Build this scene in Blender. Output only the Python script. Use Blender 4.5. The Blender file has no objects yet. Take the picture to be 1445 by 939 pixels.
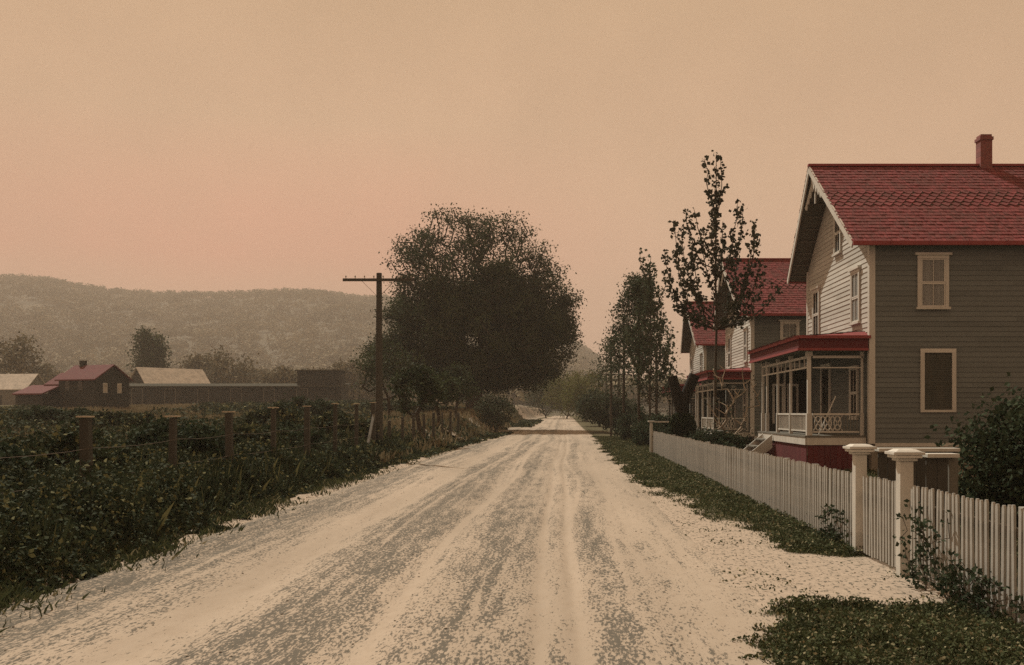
import bpy, math, random
import numpy as np
random.seed(7)
RNG = np.random.default_rng(11)
S = bpy.context.scene
COL = S.collection
R = math.radians
F = 1387.0           # focal length in pixels of the 1445-wide photograph
HX, HY = 798.0, 582.0
CAMZ = 1.85

# ------------------------------------------------------------------ noise
def vnoise(x, y, seed=0):
    x = np.asarray(x, float); y = np.asarray(y, float)
    xi = np.floor(x).astype(np.int64); yi = np.floor(y).astype(np.int64)
    fx = x - xi; fy = y - yi
    fx = fx*fx*(3-2*fx); fy = fy*fy*(3-2*fy)
    def h(a, b):
        n = (a*374761393 + b*668265263 + seed*1442695041) & 0x7fffffff
        n = ((n ^ (n >> 13))*1274126177) & 0x7fffffff
        return ((n ^ (n >> 16)) & 0xffff)/65535.0
    return (h(xi, yi)*(1-fx)+h(xi+1, yi)*fx)*(1-fy) + (h(xi, yi+1)*(1-fx)+h(xi+1, yi+1)*fx)*fy
def fbm(x, y, seed=0, o=4):
    s = 0; a = .5; t = 0
    for k in range(o):
        s = s + a*vnoise(np.asarray(x)*2**k, np.asarray(y)*2**k, seed+k*17); t += a; a *= .5
    return s/t
def sst(a, b, x):
    t = np.clip((np.asarray(x, float)-a)/(b-a), 0, 1); return t*t*(3-2*t)

# ------------------------------------------------------------------ terrain
def terrain(x, y):
    x = np.asarray(x, float); y = np.asarray(y, float)
    base = 0.7*sst(85, 190, y)
    left = sst(-6.0, -8.5, x)
    z = base*(1-left) + left*(0.12+np.clip(0.0185*(y-12), 0, 3.0))
    z = z + left*0.25*(fbm(x*.16, y*.16, 5, 3)-.5)
    right = sst(3.6, 5.5, x)
    z = z + right*(0.08 - 0.35*sst(38, 62, y)*(1-sst(90, 150, y)))
    return z
def terr(x, y): return float(terrain(x, y))

# ------------------------------------------------------------------ objects
def tag(o, label=None, cat=None, group=None, kind=None):
    if label: o['label'] = label
    if cat: o['category'] = cat
    if group: o['group'] = group
    if kind: o['kind'] = kind
    return o
def empty(name, loc=(0, 0, 0), rz=0.0):
    o = bpy.data.objects.new(name, None); COL.objects.link(o)
    o.location = loc; o.rotation_euler = (0, 0, rz); o.empty_display_size = .3
    return o
def link(name, me, mat, parent=None):
    me.materials.clear()
    me.materials.append(mat)
    o = bpy.data.objects.new(name, me); COL.objects.link(o)
    if parent: o.parent = parent
    return o
def copy_tree(o, parent=None):
    c = o.copy(); COL.objects.link(c)
    if parent: c.parent = parent
    for ch in list(o.children): copy_tree(ch, c)
    return c

class MB:
    """collects shapes of one mesh"""
    def __init__(s, f=None): s.v = []; s.f = []; s.m = f
    def add(s, vs, fs):
        n = len(s.v)
        s.v += [tuple(s.m(*p)) if s.m else tuple(p) for p in vs]
        s.f += [tuple(n+i for i in f) for f in fs]
        return s
    def box(s, x0, x1, y0, y1, z0, z1):
        return s.add([(x0,y0,z0),(x1,y0,z0),(x1,y1,z0),(x0,y1,z0),(x0,y0,z1),(x1,y0,z1),(x1,y1,z1),(x0,y1,z1)],
                     [(0,3,2,1),(4,5,6,7),(0,1,5,4),(1,2,6,5),(2,3,7,6),(3,0,4,7)])
    def quad(s, a, b, c, d): return s.add([a, b, c, d], [(0, 1, 2, 3)])
    def beam(s, a, b, w, h):
        a = np.array(a, float); b = np.array(b, float); d = b-a; d /= np.linalg.norm(d)
        up = np.array([0, 0, 1.]) if abs(d[2]) < .9 else np.array([0, 1., 0])
        u = np.cross(d, up); u /= np.linalg.norm(u); v = np.cross(u, d)
        P = [p+u*i*w/2+v*j*h/2 for p in (a, b) for i, j in ((-1,-1),(1,-1),(1,1),(-1,1))]
        return s.add(P, [(0,1,2,3),(7,6,5,4),(0,4,5,1),(1,5,6,2),(2,6,7,3),(3,7,4,0)])
    def tube(s, a, b, r0, r1, n=8):
        a = np.array(a, float); b = np.array(b, float); d = b-a; d /= np.linalg.norm(d)
        up = np.array([0, 0, 1.]) if abs(d[2]) < .9 else np.array([0, 1., 0])
        u = np.cross(d, up); u /= np.linalg.norm(u); v = np.cross(u, d)
        P = [p+r*(math.cos(2*math.pi*k/n)*u+math.sin(2*math.pi*k/n)*v) for p, r in ((a, r0), (b, r1)) for k in range(n)]
        Fs = [(k, (k+1) % n, n+(k+1) % n, n+k) for k in range(n)]+[tuple(range(n))[::-1], tuple(range(n, 2*n))]
        return s.add(P, Fs)
    def prism(s, poly, y0, y1):
        """poly of (x, z) points pushed along y"""
        n = len(poly)
        P = [(x, y0, z) for x, z in poly]+[(x, y1, z) for x, z in poly]
        return s.add(P, [tuple(range(n)), tuple(range(n, 2*n))[::-1]]+[(k, n+k, n+(k+1) % n, (k+1) % n) for k in range(n)])
    def mesh(s, name):
        me = bpy.data.meshes.new(name); me.from_pydata([tuple(map(float, p)) for p in s.v], [], s.f); me.update(); return me
    def build(s, name, mat, parent=None, bevel=0):
        o = link(name, s.mesh(name), mat, parent)
        if bevel:
            b = o.modifiers.new('bevel', 'BEVEL'); b.width = bevel; b.segments = 2; b.limit_method = 'ANGLE'
        return o

def mesh_np(name, V, Q, smooth=False):
    me = bpy.data.meshes.new(name)
    V = np.ascontiguousarray(V, dtype=np.float32); Q = np.ascontiguousarray(Q, dtype=np.int32)
    k = Q.shape[1]
    me.vertices.add(len(V)); me.vertices.foreach_set('co', V.ravel())
    me.loops.add(Q.size); me.loops.foreach_set('vertex_index', Q.ravel())
    me.polygons.add(len(Q)); me.polygons.foreach_set('loop_start', np.arange(0, Q.size, k, dtype=np.int32))
    try: me.polygons.foreach_set('loop_total', np.full(len(Q), k, dtype=np.int32))
    except Exception: pass
    if smooth: me.polygons.foreach_set('use_smooth', np.ones(len(Q), dtype=bool))
    me.update(calc_edges=True); me.validate()
    return me

def unit(a): return a/np.maximum(np.linalg.norm(a, axis=1, keepdims=True), 1e-9)
def leaf_geo(P, size, bias=None, jit=1.0, aspect=.62):
    """one pointed, slightly folded leaf per point"""
    n = len(P); size = np.broadcast_to(size, (n,)).reshape(n, 1)
    N = RNG.normal(size=(n, 3))*jit
    if bias is not None: N = N+bias
    N = unit(N)
    T = unit(np.cross(N, RNG.normal(size=(n, 3)))); B = np.cross(N, T)
    V = np.stack([P-T*size*.5, P+B*size*aspect*.5-T*size*.06+N*size*.1, P+T*size*.5, P-B*size*aspect*.5-T*size*.06+N*size*.1], 1).reshape(-1, 3)
    return V, np.arange(4*n).reshape(n, 4)
def tube_geo(p0, p1, r0, r1, k=6):
    n = len(p0); d = unit(p1-p0)
    up = np.tile([0, 0, 1.], (n, 1)); up[np.abs(d[:, 2]) > .9] = (0, 1., 0)
    u = unit(np.cross(d, up)); v = np.cross(u, d)
    a = np.arange(k)*2*math.pi/k
    ring = (np.cos(a)[None, :, None]*u[:, None]+np.sin(a)[None, :, None]*v[:, None])
    A = p0[:, None]+ring*np.reshape(r0, (n, 1, 1)); B = p1[:, None]+ring*np.reshape(r1, (n, 1, 1))
    V = np.concatenate([A, B], 1).reshape(-1, 3)
    i = np.arange(k); q = np.stack([i, (i+1) % k, k+(i+1) % k, k+i], 1)
    Q = (q[None]+(np.arange(n)*2*k)[:, None, None]).reshape(-1, 4)
    return V, Q
def attr(me, name, vals):
    a = me.attributes.new(name, 'FLOAT', 'POINT'); a.data.foreach_set('value', np.asarray(vals, dtype=np.float32).ravel())

# ------------------------------------------------------------------ materials
class NT:
    def __init__(s, name):
        s.m = bpy.data.materials.new(name); s.m.use_nodes = True; s.t = s.m.node_tree; s.t.nodes.clear()
        s.out = s.n('ShaderNodeOutputMaterial'); s.b = s.n('ShaderNodeBsdfPrincipled')
        s.l(s.b.outputs[0], s.out.inputs[0]); s.tc = s.n('ShaderNodeTexCoord')
    def n(s, t, **k):
        n = s.t.nodes.new(t)
        for a, b in k.items(): setattr(n, a, b)
        return n
    def l(s, a, b): s.t.links.new(a, b)
    def set(s, i, v): s.b.inputs[i].default_value = v
    def noise(s, scale, detail=6, vec=None, stretch=None, rough=.6):
        n = s.n('ShaderNodeTexNoise'); n.inputs['Scale'].default_value = scale; n.inputs['Detail'].default_value = detail; n.inputs['Roughness'].default_value = rough
        v = vec or s.tc.outputs['Object']
        if stretch:
            mp = s.n('ShaderNodeMapping'); mp.inputs['Scale'].default_value = stretch; s.l(v, mp.inputs[0]); v = mp.outputs[0]
        s.l(v, n.inputs['Vector']); return n.outputs['Fac']
    def ramp(s, fac, stops):
        r = s.n('ShaderNodeValToRGB'); e = r.color_ramp.elements
        while len(e) < len(stops): e.new(.5)
        for k, (p, c) in enumerate(stops):
            e[k].position = p; e[k].color = (*c, 1) if not isinstance(c, (int, float)) else (c, c, c, 1)
        s.l(fac, r.inputs[0]); return r.outputs[0]
    def mix(s, fac, a, b, mode='MIX'):
        m = s.n('ShaderNodeMix', data_type='RGBA', blend_type=mode)
        for sock, v in ((m.inputs[0], fac), (m.inputs[6], a), (m.inputs[7], b)):
            if isinstance(v, (int, float)): sock.default_value = v
            elif isinstance(v, tuple): sock.default_value = (*v, 1)
            else: s.l(v, sock)
        return m.outputs[2]
    def math(s, op, a, b=0.0):
        m = s.n('ShaderNodeMath', operation=op)
        for sock, v in ((m.inputs[0], a), (m.inputs[1], b)):
            if isinstance(v, (int, float)): sock.default_value = v
            else: s.l(v, sock)
        return m.outputs[0]
    def bump(s, h, st=.3, d=.01):
        b = s.n('ShaderNodeBump'); b.inputs['Strength'].default_value = st; b.inputs['Distance'].default_value = d
        s.l(h, b.inputs['Height']); s.l(b.outputs[0], s.b.inputs['Normal'])
    def attr(s, name):
        a = s.n('ShaderNodeAttribute'); a.attribute_name = name; return a.outputs['Fac']
    def color(s, c): s.l(c, s.b.inputs['Base Color'])

def paint(name, c, dirt=(.18, .15, .11), rough=.75, amt=.45, spec=.25, scale=3.0, bump=.25, stretch=(1, 1, .25)):
    t = NT(name)
    a = t.noise(scale, 7, stretch=stretch, rough=.7); b = t.noise(38, 4)
    m = t.ramp(a, [(.42, 0.0), (.75, 1.0)])
    c1 = t.mix(t.math('MULTIPLY', m, amt), c, dirt)
    c2 = t.mix(t.math('MULTIPLY', t.ramp(b, [(.45, 0.0), (.8, 1.0)]), .4), c1, tuple(x*.55 for x in c))
    rnd = t.n('ShaderNodeNewGeometry').outputs['Random Per Island']
    c3 = t.mix(.35, c2, t.mix(rnd, tuple(x*.62 for x in c), tuple(min(1, x*1.2) for x in c)))
    t.color(c3); t.set('Roughness', rough); t.set('Specular IOR Level', spec); t.bump(b, bump, .008)
    return t.m
def foliage(name, dark, light, transl=.25, scale=.6, dry=None):
    t = NT(name)
    rnd = t.n('ShaderNodeNewGeometry').outputs['Random Per Island']
    a = t.ramp(t.noise(scale, 3), [(.35, 0.0), (.65, 1.0)])
    f = t.math('ADD', t.math('MULTIPLY', a, .5), t.math('MULTIPLY', rnd, .5))
    c = t.mix(f, dark, light)
    if dry: c = t.mix(t.ramp(rnd, [(.86, 0.0), (.9, 1.0)]), c, dry)
    t.color(c); t.set('Roughness', .85); t.set('Specular IOR Level', .08)
    tr = t.n('ShaderNodeBsdfTranslucent'); t.l(c, tr.inputs[0])
    mx = t.n('ShaderNodeMixShader'); mx.inputs[0].default_value = transl
    t.l(t.b.outputs[0], mx.inputs[1]); t.l(tr.outputs[0], mx.inputs[2]); t.l(mx.outputs[0], t.out.inputs[0])
    return t.m
def bark(name, c, c2, scale=8):
    t = NT(name); a = t.noise(scale, 6, stretch=(1, 1, .2), rough=.7)
    t.color(t.ramp(a, [(.3, c2), (.7, c)])); t.set('Roughness', .9); t.set('Specular IOR Level', .15); t.bump(a, .6, .02); return t.m
def glass(name, c, rough=.12):
    t = NT(name); a = t.noise(2.0, 2); t.color(t.mix(a, c, tuple(x*.6 for x in c))); t.set('Roughness', rough); t.set('Specular IOR Level', .55)
    t.set('Transmission Weight', .0); t.bump(a, .05, .01)
    tr = t.n('ShaderNodeBsdfTransparent'); mx = t.n('ShaderNodeMixShader'); mx.inputs[0].default_value = .75
    t.l(t.b.outputs[0], mx.inputs[1]); t.l(tr.outputs[0], mx.inputs[2]); t.l(mx.outputs[0], t.out.inputs[0]); return t.m
def shingles(name, c):
    t = NT(name)
    rnd = t.n('ShaderNodeNewGeometry').outputs['Random Per Island']; a = t.noise(2.2, 6, rough=.7); b = t.noise(30, 4)
    k = t.mix(rnd, tuple(x*.72 for x in c), tuple(x*1.15 for x in c))
    k = t.mix(t.math('MULTIPLY', t.ramp(a, [(.4, 0.), (.65, 1.)]), .65), k, (.10, .052, .045))
    k = t.mix(t.math('MULTIPLY', t.ramp(b, [(.5, 0.), (.75, 1.)]), .5), k, tuple(x*.4 for x in c))
    t.color(k); t.set('Roughness', .85); t.set('Specular IOR Level', .15); t.bump(b, .4, .01); return t.m

M = {}
M['white'] = paint('aged white paint', (.56, .555, .50), amt=.5)
M['fence'] = paint('weathered fence whitewash', (.36, .355, .32), dirt=(.11, .11, .095), amt=.85, scale=5)
M['siding'] = paint('pale and sunlit clapboard paint', (.47, .465, .42), amt=.35, stretch=(.4, .4, 1.2))  # house gable: sunlight put into the clapboard tone; hut: plain pale
M['siding_shade'] = paint('dark clapboard paint with shade', (.15, .168, .16), dirt=(.085, .096, .09), amt=.5, stretch=(.4, .4, 1.2))  # dark clapboards; shade of side wall and porch put into the colour
M['dark'] = paint('dark painted wood', (.045, .049, .04), dirt=(.03, .032, .026))
M['soffit'] = paint('soffit boards', (.10, .105, .085), dirt=(.045, .047, .037))
M['redtrim'] = paint('dull red trim paint', (.25, .055, .055), dirt=(.10, .03, .03), amt=.5)
M['maroon'] = paint('dark maroon skirting paint', (.11, .022, .025), dirt=(.04, .015, .015), amt=.5)
M['roof'] = shingles('red wood shingles', (.205, .054, .056))
M['stone'] = paint('foundation stone', (.2, .18, .14), amt=.6, scale=6, stretch=None)
M['glass'] = glass('old window glass', (.05, .05, .045))
M['void'] = paint('dark room behind glass', (.02, .019, .015))
M['curtain'] = paint('net curtain', (.36, .38, .36), amt=.3, scale=10)
M['shutter'] = paint('dark window blind', (.058, .062, .05), amt=.4)
M['grey'] = paint('bare grey wood', (.15, .145, .12), dirt=(.065, .062, .05), amt=.7, scale=5)
M['darkwood'] = paint('old dark wood', (.068, .066, .055), dirt=(.03, .03, .024), amt=.6, scale=6)
M['posttop'] = paint('sunlit post top wood', (.5, .43, .33), amt=.3)  # pale tone puts the sun on the post tops into the colour
M['tar'] = paint('tarred dark planks', (.028, .03, .026), dirt=(.05, .05, .042))
M['insul'] = paint('insulator ceramic', (.25, .24, .2), rough=.3, spec=.5)
M['wire'] = paint('rusted wire', (.12, .09, .07))
M['paleroof'] = paint('pale weathered roof', (.5, .45, .37), dirt=(.06, .06, .045), amt=.95, scale=1.1, stretch=None)
M['darkroof'] = paint('tarred dark roof', (.05, .052, .042), dirt=(.12, .11, .085), amt=.5, scale=.5, spec=.05, rough=1.0)
def brickm():
    t = NT('chimney brick'); b = t.n('ShaderNodeTexBrick'); b.inputs['Scale'].default_value = 9
    mp = t.n('ShaderNodeMapping'); mp.inputs['Rotation'].default_value = (R(90), 0, 0); t.l(t.tc.outputs['Object'], mp.inputs[0]); t.l(mp.outputs[0], b.inputs[0])
    b.inputs['Color1'].default_value = (.24, .065, .06, 1); b.inputs['Color2'].default_value = (.12, .035, .035, 1); b.inputs['Mortar'].default_value = (.26, .16, .13, 1)
    t.color(b.outputs[0]); t.set('Roughness', .9); t.bump(b.outputs[1], .4, .01); return t.m
M['brick'] = brickm()
M['bark'] = bark('dark tree bark', (.09, .075, .055), (.03, .026, .02))
M['barkdark'] = bark('blackened bark', (.028, .026, .022), (.012, .012, .01))
M['barkpale'] = bark('pale twig bark', (.5, .42, .32), (.22, .19, .15))
M['leafbig'] = foliage('broad tree foliage', (.012, .019, .012), (.085, .108, .052), .2, .4)
M['leafpop'] = foliage('poplar leaves', (.022, .026, .017), (.07, .076, .05), .15, .6)
M['leafmid'] = foliage('street tree foliage', (.024, .034, .021), (.085, .105, .062), .25, .5)
M['leafolive'] = foliage('olive shrub foliage', (.06, .068, .022), (.15, .155, .055), .3, .3)
M['leafbush'] = foliage('dark shrub foliage', (.015, .025, .015), (.06, .082, .044), .2, 1.2)
M['weeds'] = foliage('roadside weeds', (.014, .022, .013), (.066, .086, .046), .15, .9, dry=(.17, .17, .08))
M['grass'] = foliage('verge grass', (.026, .036, .017), (.10, .118, .055), .2, 1.3, dry=(.28, .26, .16))
M['drygrass'] = foliage('dry field grass', (.10, .088, .05), (.26, .22, .14), .2, .12)
M['forest'] = foliage('hillside wood', (.045, .047, .03), (.27, .24, .155), .1, .02)  # foliage made paler, so part of the haze is in its colour
M['dead'] = foliage('litter', (.08, .066, .045), (.3, .25, .18), .1, 2)

def roadm():
    t = NT('dusty dirt road')
    d = t.attr('gravel')
    big = t.noise(.55, 6, stretch=(1, .12, 1)); fine = t.noise(9, 8, stretch=(1, .45, 1), rough=.75)
    grit = t.math('ADD', t.math('MULTIPLY', t.noise(38, 4, stretch=(1, .3, 1), rough=.7), .64), t.math('MULTIPLY', t.noise(6, 6, stretch=(1.1, .15, 1), rough=.75), .36))
    base = t.mix(t.ramp(big, [(.35, 0.), (.65, 1.)]), (.31, .265, .21), (.405, .345, .275))
    base = t.mix(t.math('MULTIPLY', t.ramp(fine, [(.45, 0.), (.7, 1.)]), .45), base, (.29, .235, .175))
    th = t.math('ADD', grit, t.math('MULTIPLY', t.math('SUBTRACT', d, .5), .12))
    spk = t.ramp(th, [(.53, 0.), (.575, 1.)])
    c = t.mix(t.math('MULTIPLY', spk, .85), base, (.075, .075, .064))
    t.color(c); t.set('Roughness', .95); t.set('Specular IOR Level', .1)
    t.bump(t.math('SUBTRACT', t.math('MULTIPLY', fine, .6), t.math('MULTIPLY', spk, -.3)), .55, .02)
    return t.m
def groundm():
    t = NT('earth and turf')
    so = t.attr('soil')
    big = t.noise(.35, 6); fine = t.noise(7, 8, rough=.75); grit = t.noise(20, 3, stretch=(1, .45, 1), rough=.6)
    turf = t.mix(t.ramp(big, [(.35, 0.), (.7, 1.)]), (.06, .058, .032), (.13, .115, .07))
    turf = t.mix(t.math('MULTIPLY', t.ramp(fine, [(.4, 0.), (.7, 1.)]), .5), turf, (.04, .042, .022))
    soil = t.mix(t.ramp(fine, [(.4, 0.), (.7, 1.)]), (.41, .345, .275), (.29, .245, .195))
    soil = t.mix(t.math('MULTIPLY', t.ramp(grit, [(.57, 0.), (.60, 1.)]), .85), soil, (.075, .075, .06))
    f = t.math('ADD', so, t.math('MULTIPLY', t.math('SUBTRACT', fine, .5), .9))
    t.color(t.mix(t.ramp(f, [(.38, 0.), (.62, 1.)]), turf, soil)); t.set('Roughness', 1.); t.set('Specular IOR Level', .05)
    t.bump(fine, .5, .03); return t.m
def hillm():
    t = NT('wooded hillside'); a = t.noise(.03, 8, rough=.7); b = t.noise(.15, 6, rough=.75)
    c = t.mix(t.ramp(a, [(.35, 0.), (.65, 1.)]), (.05, .05, .028), (.15, .13, .08))
    c = t.mix(t.math('MULTIPLY', t.ramp(b, [(.4, 0.), (.65, 1.)]), .6), c, (.03, .03, .018))
    t.color(c); t.set('Roughness', 1.); t.bump(b, 1., 3.); return t.m
M['road'] = roadm(); M['ground'] = groundm(); M['hill'] = hillm()

# ------------------------------------------------------------------ setting: ground, road, hill
def LE(y): return np.interp(y, [0, 45, 120, 260], [-5.45, -5.55, -3.7, -2.9])
def RE(y): return np.interp(y, [0, 60, 150, 260], [2.0, 2.0, 1.3, .9])
def verge(x, y):
    """1 where the verge turf grows on the right-hand side"""
    x = np.asarray(x, float); y = np.asarray(y, float)
    wob = (fbm(x*1.2, y*.8, 3, 4)-.5)*1.5+(vnoise(x*5, y*5, 33)-.5)*.4
    edge = np.interp(y, [7, 9.2, 9.8, 12.2, 13, 15, 18, 24, 40, 70, 300], [1.75, 1.75, 4.6, 4.6, 3.2, 2.75, 2.5, 2.2, 2.05, 2.3, 2.3])
    return sst(-.45, .30, x-edge+wob)
def grid(name, xs, ys, zf, mat, attrs=()):
    X, Y = np.meshgrid(xs, ys); Z = zf(X, Y)
    nx, ny = len(xs), len(ys)
    i, j = np.meshgrid(np.arange(nx-1), np.arange(ny-1)); a = (j*nx+i).ravel()
    me = mesh_np(name, np.stack([X, Y, Z], -1).reshape(-1, 3), np.stack([a, a+1, a+nx+1, a+nx], 1), True)
    for n, f in attrs: attr(me, n, f(X, Y))
    return link(name, me, mat)
def gz(x, y):
    z = terrain(x, y); inroad = sst(-.4, .3, x-LE(y))*(1-sst(-.7, -.1, x-RE(y)))*(1-sst(255, 262, y))
    return z - .06*inroad + .02*(fbm(x*1.3, y*1.3, 8, 3)-.5)*(1-inroad)
def soil(x, y):
    v = verge(x, y)
    s = 1-.62*v-.25*v*(fbm(x*2.2, y*1.6, 19)>.46)
    s = np.where(x > 3.9, .12+.25*(fbm(x*.3, y*.3, 21)-.5), s)
    lf = .95-.95*sst(-.3, -1.2, x-LE(y)+(fbm(x*.7, y*.5, 9)-.5)*1.5)
    far = .15+.75*sst(.52, .62, fbm(x*.05, y*.025, 31, 3))*sst(38, 55, y)
    lf = np.maximum(lf, np.where(x < -6.5, far, 0))
    lf = np.where((y > 40) & (x < -5) & (x > -13), .35+.4*fbm(x*.5, y*.2, 37), lf)
    return np.where(x < -1.5, lf, np.where(y > 70, np.minimum(s, 1-sst(-.2, .8, x-RE(y))), s))
gx = np.unique(np.concatenate([np.linspace(-20, 12, 260), -20-np.geomspace(.3, 2480, 60), 12+np.geomspace(.3, 2480, 50)]))
gy = np.unique(np.concatenate([np.linspace(-12, 2, 10), np.linspace(2, 30, 240), 30+np.geomspace(.15, 2470, 170)]))
tag(grid('ground', gx, gy, gz, M['ground'], [('soil', soil)]), kind='structure')

RUTS = [(-4.75, .18, .03), (-3.35, .35, .045), (-1.75, .22, .035), (-.32, .10, .03), (.02, .09, .03), (1.0, .25, .02)]
def road_z(x, y):
    z = terrain(x, y)+.004
    w = .10*np.sin(y*.11+1.0)+.05*np.sin(y*.31)
    for c, s, d in RUTS: z = z-d*np.exp(-((x-c-w*.7)/s)**2)*(.6+.8*fbm(x*0+c*7, y*.35, 2, 2))
    z = z+.02*(fbm(x*1.8, y*.5, 4, 5)-.5)+.012*(fbm(x*7, y*3, 6, 4)-.5)
    e = sst(-.2, .3, x-LE(y))*(1-sst(-.3, .3, x-RE(y)))
    return z*e+(terrain(x, y)-.07)*(1-e)
TR = np.random.default_rng(3); TRACKS = [(TR.uniform(-5.2, 1.6), TR.uniform(.014, .035), TR.uniform(-.6, .3), TR.uniform(0, 6), TR.uniform(.05, .25)) for _ in range(52)]
def gravel(x, y):
    w = .10*np.sin(y*.11+1.0)+.05*np.sin(y*.31)
    g = .50+.22*(x < -.9)*sst(-.6, -1.4, x)+.50*(fbm(x*1.3, y*.30, 12, 5)-.5)*2+.35*(fbm(x*9, y*.25, 14, 3)-.5)
    for c, s, a in ((-2.5, .6, .55), (-5.0, .5, .65), (-.8, .5, .28), (.35, .3, .35), (-3.45, .4, -.5), (-1.75, .25, -.3), (-.33, .06, -.6), (.03, .05, -.6), (1.2, .4, -.15)):
        g = g+a*np.exp(-((x-c-w)/s)**2)*np.clip(1.2-y/150, .6, 1.2)
    for c, s, a, p, q in TRACKS: g = g+a*np.exp(-((x-c-w-q*np.sin(y*.17+p))/(s+.0012*y))**2)
    return np.clip(g, 0, 1.1)
rxs = np.linspace(-5.75, 2.35, 330); rys = np.unique(np.concatenate([np.linspace(-8, 5, 20), 5+np.geomspace(.05, 255, 620)]))
tag(grid('road', rxs, rys, road_z, M['road'], [('gravel', gravel)]), kind='structure')

def ridge_y(px):
    return np.interp(px, [-700, -200, 15, 60, 120, 230, 330, 450, 540, 700, 820, 880, 960, 1100], [330, 370, 388, 391, 400, 410, 408, 406, 414, 440, 478, 525, 574, 582])
def hill_z(px, d):
    top = CAMZ+(HY-ridge_y(px))/F*1500-22
    f = sst(330, 1500, d)**1.15
    z = 2.5+(top-2.5)*f*(1-.7*sst(1500, 2300, d))
    return z+(fbm(px*.012, d*.006, 41, 4)-.5)*(20-11*sst(900, 1450, d))*sst(380, 800, d)*(1-sst(950, 1050, px))
pxs = np.linspace(-700, 1100, 260); ds = np.linspace(300, 2300, 130)
P_, D_ = np.meshgrid(pxs, ds); X_ = (P_-HX)/F*D_; Z_ = hill_z(P_, D_)-sst(330, 300, D_)*3
i, j = np.meshgrid(np.arange(259), np.arange(129)); a = (j*260+i).ravel()
tag(link('hill', mesh_np('hill', np.stack([X_, D_, Z_], -1).reshape(-1, 3), np.stack([a, a+1, a+261, a+260], 1), True), M['hill']), kind='structure')

# the wood that covers the hill: crowns of leaf sprays, one mass
n = 6500
px = RNG.uniform(-60, 1000, n); d = 330+(RNG.uniform(0, 1, n)**1.2)*1200
keep = (HY-ridge_y(px)) > 14; px = px[keep]; d = d[keep]
C_ = np.stack([(px-HX)/F*d, d, hill_z(px, d)+3], 1); rc = RNG.uniform(3.5, 6.5, len(C_))*(1+.25*(d < 600))
K = 62
u = unit(RNG.normal(size=(len(C_)*K, 3))); u[:, 2] = np.abs(u[:, 2])*1.0
rr = np.repeat(rc, K)[:, None]; cc = np.repeat(C_, K, 0)
PP = cc+u*rr*np.array([1, 1, 1.25])*RNG.uniform(.75, 1.1, (len(u), 1))
V, Q = leaf_geo(PP, np.repeat(rc, K)*RNG.uniform(.22, .5, len(u)), u*1.6, .6, .8)
tag(link('hillside_wood', mesh_np('hillside_wood', V, Q), M['forest']), 'hazy grey green wood covering the long hill beyond the fields', 'wood', kind='stuff')

# ------------------------------------------------------------------ trees
def skeleton(trunk, clumps, origin, curve=.12):
    nodes = [np.array(p, float) for p in trunk]; par = [-1]+list(range(len(trunk)-1))
    clumps = sorted(clumps, key=lambda c: np.linalg.norm(np.array(c)-origin))
    tips = []
    for c in clumps:
        c = np.array(c, float); A = np.array(nodes)
        dd = np.linalg.norm(A-c, axis=1)+np.maximum(0, A[:, 2]-c[2])*1.1+.42*np.linalg.norm(A-origin, axis=1)
        dd[:max(1, len(trunk)//2)] += 3
        k = int(np.argmin(dd)); L = np.linalg.norm(c-A[k])
        m = (A[k]+c)/2+RNG.normal(size=3)*L*curve+np.array([0, 0, -L*.10])
        nodes.append(m); par.append(k); nodes.append(c); par.append(len(nodes)-2); tips.append(len(nodes)-1)
    return np.array(nodes), par, tips
def tree_mesh(trunk, clumps, r_base, r_tip, origin=None, curve=.12, expo=.5, k=6):
    origin = np.array(origin if origin is not None else trunk[-1], float)
    N, par, tips = skeleton(trunk, clumps, origin, curve)
    cnt = np.zeros(len(N))
    for t_ in tips: cnt[t_] += 1
    for q in range(len(N)-1, 0, -1): cnt[par[q]] += cnt[q]
    cnt = np.maximum(cnt, 1); rad = r_tip+(r_base-r_tip)*(cnt/cnt.max())**expo
    idx = np.arange(1, len(N)); pa = np.array(par)[1:]
    r0 = np.minimum(rad[pa], rad[idx]*1.35)
    nt = len(trunk)-1; r0[:nt] = rad[pa[:nt]]
    rad2 = rad.copy()
    return tube_geo(N[pa], N[idx], r0, rad2[idx], k), N
def crown_pts(clumps, per, spread, flat=.75):
    C0 = np.repeat(np.array(clumps), per, 0)
    return C0+RNG.normal(size=C0.shape)*spread*np.array([1, 1, flat])
def plant(name, label, cat, group, loc, trunk, clumps, rb, rt, per, spread, leaf, lm, bm, origin=None, up=.5, curve=.12, tname='trunk', cname='crown', expo=.5, flat=.75, thin=None):
    t = empty(name, loc); tag(t, label, cat, group)
    (V, Q), N = tree_mesh(trunk, clumps, rb, rt, origin, curve, expo)
    link(tname, mesh_np(tname, V, Q, True), bm, t)
    if per:
        P = crown_pts(clumps, per, spread, flat)
        if thin: P = P[RNG.uniform(0, 1, len(P)) < 1-(1-thin[2])*sst(thin[0], thin[1], P[:, 2]+1.2*(fbm(P[:, 0]*.35, P[:, 2]*.35, 66, 3)-.5)*8)]
        V, Q = leaf_geo(P, RNG.uniform(.7, 1.3, len(P))*leaf, np.tile([0, 0, up], (len(P), 1)), .8)
        link(cname, mesh_np(cname, V, Q), lm, t)
    return t
def ell(n, c, r, shell=.35):
    u = unit(RNG.normal(size=(n, 3))); q = (shell+(1-shell)*RNG.uniform(0, 1, (n, 1)))**.6
    return list(np.array(c)+u*q*np.array(r))

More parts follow.
